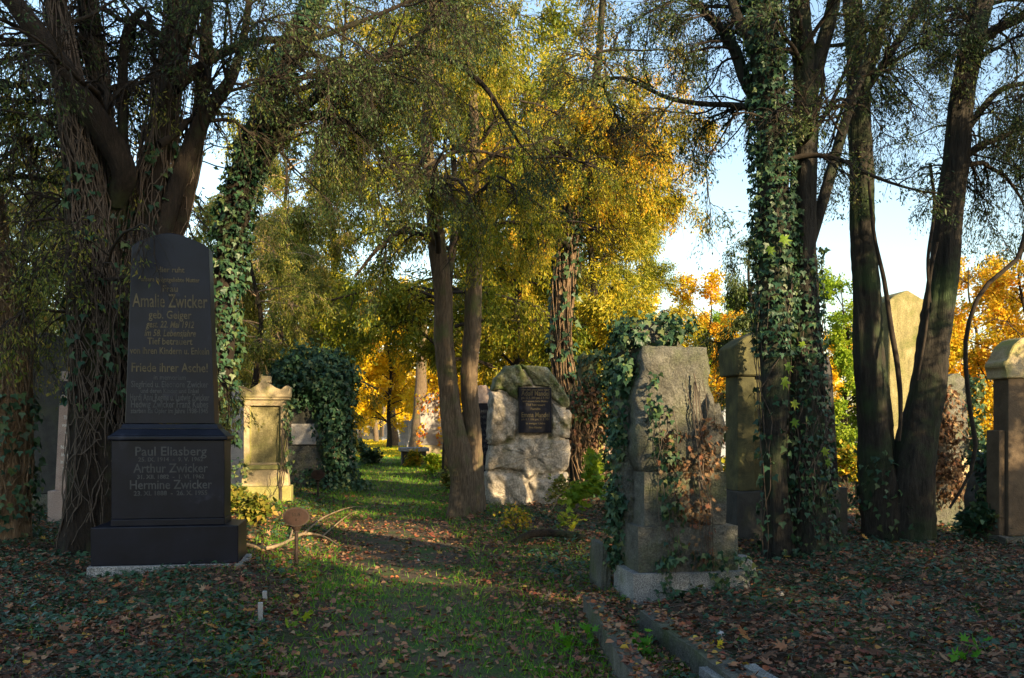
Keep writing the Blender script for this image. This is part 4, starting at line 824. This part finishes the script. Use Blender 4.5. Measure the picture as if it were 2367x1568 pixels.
# --- forked trunk, far right
Y = 11
T = Tree('forked_tree', 'tree forking from the ground into two thick dark stems at right', 'tree', W(2070, 1275, Y) * [1, 1, 0], 'bark_g')
A = T.stem(stempts([(2050, 1300, 66), (2040, 1180, 50), (2025, 1000, 38), (2008, 820, 32), (1998, 620, 28), (1990, 400, 26), (1982, 200, 24), (1972, 0, 20), (1962, -250, 15), (1955, -550, 8)], Y, .0), 28, .11)
B = T.stem(stempts([(2088, 1300, 78), (2098, 1180, 60), (2118, 1040, 46), (2145, 880, 37), (2168, 730, 33), (2188, 560, 31), (2205, 400, 28), (2222, 240, 26), (2258, 60, 24), (2310, -150, 18), (2370, -450, 9)], Y - .05, -.02), 30, .11)
q1 = T.stem(stempts([(2205, 390, 9), (2260, 340, 8), (2310, 320, 7), (2390, 280, 5)], Y, -.1), 10, .05, 'limb')
q2 = T.stem(stempts([(2240, 120, 13), (2300, 70, 12), (2360, 40, 11), (2450, -20, 8)], Y, -.1), 10, .05, 'limb')
q3 = T.stem(stempts([(2200, 360, 9), (2250, 280, 8), (2310, 210, 7), (2380, 190, 5)], Y, .1), 10, .05, 'limb')
q4 = T.stem(stempts([(1985, 220, 14), (2020, 130, 12), (2045, 30, 10), (2080, -90, 8)], Y, .1), 10, .05, 'limb')
q5 = T.stem(stempts([(1990, 230, 8), (2060, 120, 9), (2110, 40, 8), (2150, -60, 6)], Y, .1), 10, .05, 'limb')
# thin dead stems hanging in front
ac = Acc(); tubes(ac, *(lambda p: (p[0], p[1]))(polyN(stempts([(2420, 330, 4), (2385, 480, 5), (2350, 600, 5), (2300, 640, 5), (2260, 690, 5), (2232, 790, 5), (2240, 930, 5), (2255, 1030, 5), (2245, 1090, 4), (2195, 1175, 3)], Y - 1), 24)), 6)
tubes(ac, *polyN(stempts([(2008, 420, 3), (2020, 540, 4), (2044, 650, 5), (2060, 760, 6), (2075, 850, 6), (2082, 940, 5), (2078, 1020, 4)], Y - .6), 20), 6); tubes(ac, *polyN(stempts([(2166, 560, 4), (2150, 640, 4), (2140, 760, 4), (2120, 880, 3)], Y - .5), 16), 5)
tubes(ac, *polyN(stempts([(2150, 380, 4), (2160, 480, 4), (2145, 600, 4), (2150, 700, 3)], Y - .5), 16), 5); T.part('hanging_stems', ac, 'twig')
ac = Acc(); stem_ivy(ac, A, 250, 0, .15, (.05, .09)); T.part('ivy', ac, 'ivy', True)
pl = [polyN(stempts([(1992, 480, 26), (1982, 200, 24), (1962, -250, 15), (1955, -550, 8)], Y)), polyN(stempts([(2195, 480, 28), (2222, 240, 26), (2310, -150, 18), (2370, -450, 9)], Y)), polyN(stempts([(2205, 390, 9), (2310, 320, 7), (2390, 280, 5)], Y, -.1)),
      polyN(stempts([(2240, 120, 13), (2360, 40, 11), (2450, -20, 8)], Y, -.1)), polyN(stempts([(2200, 360, 9), (2310, 210, 7), (2380, 190, 5)], Y, .1)), polyN(stempts([(1990, 230, 8), (2060, 120, 9), (2150, -60, 6)], Y, .1))]
near_branches(T, pl, 13, (.8, 2.0), 9, (.4, 1.0), 10, (.2, .5), .0, .10, 42000, .045, 'lf_dark', 'spray', .1, rr=.25)

# =================================================================== BACKGROUND TREES
def make_tree(kind, height, rad, zb, K1, K2, K3, nleaf, lsz, lmat, shape, up, droop, tr=.14, hang=.3, bark='bark', lay=1.0, bmat='twig', tmin=0, tmax=1, cone=.0):
    """returns (trunk mesh, branch mesh, foliage mesh) standing at the origin"""
    t = np.linspace(0, 1, 8)
    pts = [(.25 * math.sin(k * 1.3 + height) * k / 7, .25 * math.cos(k * 1.7) * k / 7, height * v - .2, tr * (1 - .85 * v) * (1.35 if k == 0 else 1)) for k, v in enumerate(t)]
    ac = Acc(); trunk(ac, pts, .25, 12, .1); m0 = ac.mesh(kind + '_trunk', True)
    P, Rr = polyN([p for p in pts], 20)
    f0 = zb / height
    P1, R1 = spawn(P, Rr, K1, 9, rad * .65, rad * 1.15, (.9, 1.5) if not cone else (1.2, 1.6), .14, droop, up, f0, .97, .4, .02, .08, .55 if not cone else .85)
    P2, R2 = spawn(P1, R1, K2, 6, rad * .22, rad * .5, (.4, 1.1), .2, droop * 1.3, 0, .2, 1, .5, .01, .03, .3)
    P3, R3 = spawn(P2, R2, K3, 5, rad * .08, rad * .22, (.4, 1.2), .25, droop * 2, 0, .15, 1, .5, .006, .012, .3)
    ac = Acc(); tubes(ac, P1, R1, 5); tubes(ac, P2, R2, 3); tubes(ac, P3[::2], R3[::2], 3); m1 = ac.mesh(kind + '_branches')
    q, d, ii = along(P3, int(nleaf * 1.5), .1, 1); g = rng.uniform(0, 1, len(P2))[ii // K3]; g1 = rng.uniform(0, 1, len(P1))[ii // (K3 * K2)]; kk = (g * .6 + g1 * .4) > .42; q, d, ii = q[kk], d[kk], ii[kk]; n = len(q); q = q + rng.normal(size=(n, 3)) * lsz * .8
    ct = rng.uniform(0, 1, len(P3))[ii]
    ac = Acc(); leaves(ac, q, d + rng.normal(size=(n, 3)) * .6 + np.array([[0, 0, -hang]]), rng.normal(size=(n, 3)) + [0, 0, .4], rng.uniform(.6, 1.3, n) * lsz, shape, np.clip(tmin + (tmax - tmin) * (.35 * rng.uniform(0, 1, n) + .3 * tpatch(q * .7) + .35 * ct), 0, 1))
    m2 = ac.mesh(kind + '_foliage')
    for m, mt in ((m0, bark), (m1, bmat), (m2, lmat)): m.materials.append(M[mt])
    return m0, m1, m2
KIND = {
 'sparse': make_tree('sparse_tree', 11, 2.6, 4.2, 26, 7, 7, 13000, .13, 'lf_dark', 'spray', .1, .1, .13, .5),
 'gold': make_tree('gold_tree', 11, 3.2, 3.0, 38, 9, 8, 60000, .115, 'lf_gold', 'spray', .2, .12, .16, .5, tmax=.88),
 'rust': make_tree('rust_tree', 11, 3.2, 2.6, 38, 9, 8, 60000, .115, 'lf_rust', 'spray', .25, .08, .16, .4, tmax=.72),
 'olive': make_tree('olive_tree', 9.5, 3.0, .7, 42, 9, 8, 60000, .10, 'lf_olive', 'spray', .1, .16, .14, .7, bmat='twig_l'),
 'yellow': make_tree('yellow_tree', 13, 5.0, 2.3, 34, 8, 8, 40000, .24, 'lf_yellow', 'leaf', .35, .02, .22, .1),
 'orange': make_tree('orange_tree', 8.5, 3.0, 1.4, 28, 8, 6, 26000, .12, 'lf_orange', 'leaf', .4, .0, .12, .1, tmax=.8),
 'green': make_tree('green_tree', 8, 2.6, .5, 32, 8, 6, 34000, .11, 'lf_lime', 'leaf', .3, .05, .12, .2, tmax=.8),
 'dark': make_tree('dark_tree', 11, 3.0, 1.0, 42, 8, 8, 50000, .13, 'lf_dark', 'spray', .0, .16, .16, .6, tmin=.3),
}
def bgtree(kind, label, px, Y, scale=1., rz=None, zs=1., name=None, xy=None, group=None, cat='tree'):
    x, y = xy if xy else ((px - CX) / F * Y, Y)
    t = thing(name or kind + '_leaved_tree', label, cat, (x, y, float(hgt(x, y)) - .02), rng.uniform(0, 6.28) if rz is None else rz, group)
    t.scale = (scale, scale, scale * zs)
    for nme, m in zip(('trunk', 'branches', 'foliage'), KIND[kind]):
        o = link(nme, m, None, t)
        if nme == 'foliage': o['kind'] = 'stuff'
    return t
BG = [('yellow', 'low yellow tree left of the far path end', 815, 80, .5), ('yellow', 'low yellow tree straight at the far path end', 880, 118, .75), ('yellow', 'low bright yellow tree right of the far path end', 945, 88, .52), ('yellow', 'low yellow tree behind the sunlit cream gravestone', 1020, 72, .5),
('gold', 'very tall gold-green tree left of the twin trunk', 765, 38, 1.6), ('gold', 'very tall gold-green tree filling the top between twin and creeper-hung trunks', 1130, 32, 1.55), ('rust', 'very tall gold and rust coloured tree behind the creeper-hung trunk', 1335, 35, 1.35), ('olive', 'very tall olive tree right of the leaning ivy-clad tree', 640, 31, 1.3),

 ('olive', 'brownish drooping tree behind the arched grey gravestone at far left', 60, 15.5, .72), ('olive', 'olive tree filling the gap left of the black monument', 330, 19, .58),
 ('dark', 'dark tree behind the big vine-hung tree', 150, 21, .68), ('olive', 'drooping olive evergreen just right of the black monument', 590, 21.5, .78),
 ('olive', 'dense olive evergreen behind the sandstone gravestone', 470, 24, .68), ('olive', 'olive evergreen behind the ivy-smothered monument', 655, 27, .78), 
 ('gold', 'gold-green tree left of the far path opening', 735, 36, .8), ('gold', 'tall gold-green tree in the middle above the twin trunk', 1040, 24, 1.15), ('gold', 'gold-green tree right behind the boulder monument', 1200, 27, 1.05),
 ('rust', 'gold and rust coloured tree over the creeper-hung trunk', 1370, 25, 1.0), ('gold', 'sunlit gold-green tree behind the dark narrow gravestone', 1440, 33, .8),
 ('yellow', 'bright yellow maple on the left of the path end', 800, 66, .8), ('yellow', 'bright yellow maple hanging over the path end', 900, 60, .75), ('yellow', 'bright yellow maple right of the path end', 1075, 56, .8), ('yellow', 'yellow tree far behind the boulder monument', 1260, 50, .8),
 ('yellow', 'yellow tree seen over the ivy top of the grey gravestone', 1430, 52, .62), ('orange', 'orange-leaved tree right of the big grey gravestone', 1635, 27, .68), ('green', 'lime-green bush behind the dark lichen gravestone', 1700, 31, .75),
 ('orange', 'orange maple between the forked tree and the right edge', 2250, 25, .72), ('orange', 'orange-yellow maple at the right edge', 2370, 21, .72), ('green', 'sunlit lime-green tree between black obelisk and forked trunks', 1955, 22, .62), ('dark', 'dark evergreen behind the ivy-grown double trunk', 1740, 17, .50),
 ('green', 'green bushy tree behind the sandstone pillar', 2060, 33, .6), ('yellow', 'pale yellow tree far behind the black obelisk', 1900, 60, .55), ('gold', 'gold tree far away at the right edge', 2420, 48, .6),
 ('dark', 'dark evergreen left edge backdrop', -60, 26, .8), ('gold', 'sunlit gold tree glimpsed behind the big vine-hung tree', 250, 36, .75), ('olive', 'distant olive tree left of the path', 600, 45, .9),
]
for kind, lab, px, Y, s_ in BG: bgtree(kind, lab, px, Y, s_)
# far avenue and wood edge so that no bare horizon shows
far = [(x, 75 + 14 * math.sin(x * .37) + (30 if -22 < x < -6 else 0)) for x in np.arange(-70, 80, 7.5)]
for k, (x, y) in enumerate(far):
    kind = ['gold', 'yellow', 'olive', 'orange', 'yellow', 'gold'][k % 6]
    bgtree(kind, dict(gold='far gold-green tree in the wood edge closing the view', yellow='far bright yellow tree in the wood edge closing the view', olive='far olive tree in the wood edge closing the view', orange='far orange tree in the wood edge closing the view')[kind], 0, 0, rng.uniform(.55, .8), None, 1, 'far_tree', (x, y), 'trees of the far wood edge')
# slim trunks along the far path
for k, (px, py, r, lean) in enumerate([(870, 1022, 5, -8), (915, 1032, 8, -14), (886, 1012, 4, 3), (845, 1005, 4, 0), (962, 1045, 16, 10), (995, 1040, 11, 2)]):
    b = G(px, py); Y = b[1]
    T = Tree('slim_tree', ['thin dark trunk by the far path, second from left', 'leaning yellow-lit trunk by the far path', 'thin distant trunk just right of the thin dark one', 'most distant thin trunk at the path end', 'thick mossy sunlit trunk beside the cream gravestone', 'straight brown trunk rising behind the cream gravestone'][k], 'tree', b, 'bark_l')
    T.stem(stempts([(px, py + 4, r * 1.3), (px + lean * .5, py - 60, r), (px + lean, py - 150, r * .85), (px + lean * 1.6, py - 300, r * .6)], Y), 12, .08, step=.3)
# shrubs and undergrowth
SH = [(860, 1075, 'ivy', 'bushy plant with yellow-green leaves at the left path edge', .5), (1000, 1095, 'lf_lime', 'weedy plants below the sunlit cream gravestone', .6), (960, 1080, 'lf_gold', 'low leafy plant left of the cream gravestone', .5), (1045, 1135, 'lf_olive', 'ivy clump left of the twin trunk', .45),
      (1130, 1150, 'lf_lime', 'low green plants between twin trunk and boulder', .4), (600, 1215, 'lf_olive', 'creeper clump at the foot of the sandstone gravestone', .4), (545, 1195, 'lf_olive', 'sunlit leafy creeper left of the sandstone gravestone', .38), (110, 1180, 'lf_olive', 'low bush in front of the arched grey gravestone', .4),
      (1700, 1130, 'lf_gold', 'sunlit leaves in the slit right of the big grey gravestone', .8), (2270, 1250, 'ivy', 'fern-like dark plant beside the rubble heap', .45), (1960, 1130, 'lf_gold', 'bright undergrowth between black obelisk and forked trunks', 1.0), (825, 1050, 'ivy', 'dark green bush left of the path near the farthest oval sign', .9)]
for px, py, mt, lab, h_ in SH: plant('shrub', lab, 'shrub', G(px, py), 9, h_ * .8, h_ * .5, int(300 + 500 * h_), .06 + .0035 * G(px, py)[1], mt, 'leaf', .1, .9, .008)
for px, py, lab, n in [(1300, 1510, 'five-lobed green seedling left of the grave kerb', 14), (1355, 1500, 'five-lobed green seedling touching the grave kerb', 12), (2225, 1545, 'bright green seedling at the bottom right', 9), (1450, 1530, 'small green weed on the grave kerb', 22), (700, 1470, 'pale green seedling right of the ivy near the path', 12)]:
    plant('seedling', lab, 'plant', G(px, py), 2, .12, .10, n, .085, 'grass' if 'pale' not in lab else 'lf_lime', 'maple', .2, .6, .003)
plant('flowering_weed', 'thin stem with three yellow leaves beside the second kerb', 'plant', G(1672, 1545), 1, .22, .05, 6, .05, 'lf_yellow', 'maple', .2, .6, .003)
# fallen branch beside the nearest oval sign
b = G(640, 1262); T = Tree('fallen_branch', 'forked dry branch lying on leaves beside the nearest oval sign', 'branch', b, 'twig_l')
def gp(px, py, dz): g = G(px, py); return (g[0], g[1], g[2] + dz)
for nme, pts in [('limb', [(570, 1262, 7, .06), (610, 1268, 7, .05), (650, 1262, 6, .07), (700, 1240, 6, .10), (745, 1245, 5, .10), (785, 1262, 3, .05)]), ('fork', [(668, 1255, 5, .07), (680, 1225, 4, .16), (690, 1200, 3, .28)]), ('fork', [(700, 1240, 4, .1), (750, 1200, 4, .12), (810, 1175, 3, .1), (850, 1172, 2, .06)]), ('fork', [(745, 1245, 3, .10), (800, 1195, 3, .08), (830, 1178, 2, .04)])]:
    T.stem([(*gp(p[0], p[1] + 6, p[3] * .6), p[2] / F * 7) for p in pts], 8, .1, nme, 'twig_l', .04)
b = G(1330, 1150); T = Tree('surface_root', 'thick twisted root at the foot of the creeper-hung tree', 'root', b, 'twig_l')
T.stem([(*gp(p[0], p[1], p[3]), .05) for p in [(1345, 1148, 0, .25), (1375, 1150, 0, .32), (1400, 1158, 0, .22), (1425, 1152, 0, .1)]], 10, .15, 'root', 'twig_l')
T.stem([(*gp(p[0], p[1], p[3]), .045) for p in [(1185, 1262, 0, .02), (1230, 1258, 0, .12), (1290, 1255, 0, .10), (1350, 1250, 0, .03)]], 10, .15, 'root', 'bark')
# two white pebbles
for px, py, lab in [(1805, 1377, 'white pebble among leaves right of the ivy-grown gravestone'), (1666, 1471, 'white pebble beside the second grave kerb'), (965, 1300, 'small pale pebble on the path')]:
    b = G(px, py); s = thing('pebble', lab, 'pebble', b, .4); rock('pebble_body', M['white'], s, [(-.02, 0), (.02, 0), (.026, .015), (.012, .034), (-.012, .034), (-.026, .015)], -.02, .02, .006, .002, .02, .01)
# vine thicket on the far left
Y = 12.6; T = Tree('vine_thicket', 'tangled brown vine thicket above the arched gravestone at far left', 'vines', (put(60, Y)[0], Y, 0), 'vine')
n = 240; P = np.zeros((n, 14, 3)); P[:, 0] = np.stack([rng.uniform(-7.4, -5.0, n), rng.uniform(12.3, 14.2, n), rng.uniform(3.0, 6.5, n)], -1); d = rng.normal(size=(n, 3)) * [.6, .4, .4] + [0, 0, -.8]
for k in range(1, 14): d = nrm(d + rng.normal(size=(n, 3)) * .3 + [0, 0, -.05]); P[:, k] = P[:, k - 1] + d * .13
ac = Acc(); tubes(ac, P, np.repeat(rng.uniform(.006, .014, n)[:, None], 14, 1), 3); T.part('stems', ac, 'vine', True)
ac = Acc(); q, d, _ = along(P, 3800); leaves(ac, q + rng.normal(size=q.shape) * .08, d, rng.normal(size=q.shape), rng.uniform(.05, .1, len(q)), 'leaf', rng.uniform(.1, 1, len(q))); T.part('foliage', ac, 'lf_olive', True)

# --- trees standing behind and to the right of the viewer; they shade the foreground
sx, sy = SX / math.hypot(SX, SY), SY / math.hypot(SX, SY)
def sp(p, s): return (s * sx - p * sy, s * sy + p * sx)
OFF = [(-4.5, 8, 1.1, 1.0), (-2.2, 9, 1.1, 1.05), (.5, 7.5, .95, 1.3), (2.9, 8, .74, 1.65), (5.85, 8, .22, 2.6), (7.7, 8, .55, 1.05), (9.6, 7.5, .55, .95), (11.2, 7, .5, .95),
       (-1.5, 6.4, .75, .55), (.8, 6, .7, .58), (2.8, 6.2, .72, .57), (4.8, 6.4, .66, .66), (5.1, 4.2, .5, .84), (6.7, 6.2, .64, .64), (8.6, 6, .62, .64), (10.2, 5.6, .45, .75), (6.4, 3.2, .34, 1.15), (4.2, 8, .3, 1.9), (8.5, 3, .5, .98), (10.1, 2.8, .46, 1.0), (11.6, 2.6, .45, 1.0), (2.4, 10.5, 1.0, 1.6), (-.4, 10.5, 1.1, 1.5), (2.0, 5, .95, 1.3)]
for k, (p, s_, c, zs) in enumerate(OFF):
    x, y = sp(p, s_)
    bgtree('dark', 'dark evergreen of the row standing behind the viewer', 0, 0, c, None, zs, 'evergreen_tree', (x, y), 'evergreens behind the viewer')
for p, s_, c in ((8.9, 1.6, .9), (10.5, 1.0, .75)):
    x, y = sp(p, s_); bgtree('sparse', 'thinly leaved evergreen standing right of the viewer', 0, 0, c, None, 1, 'evergreen_tree', (x, y), 'thin evergreens right of the viewer')
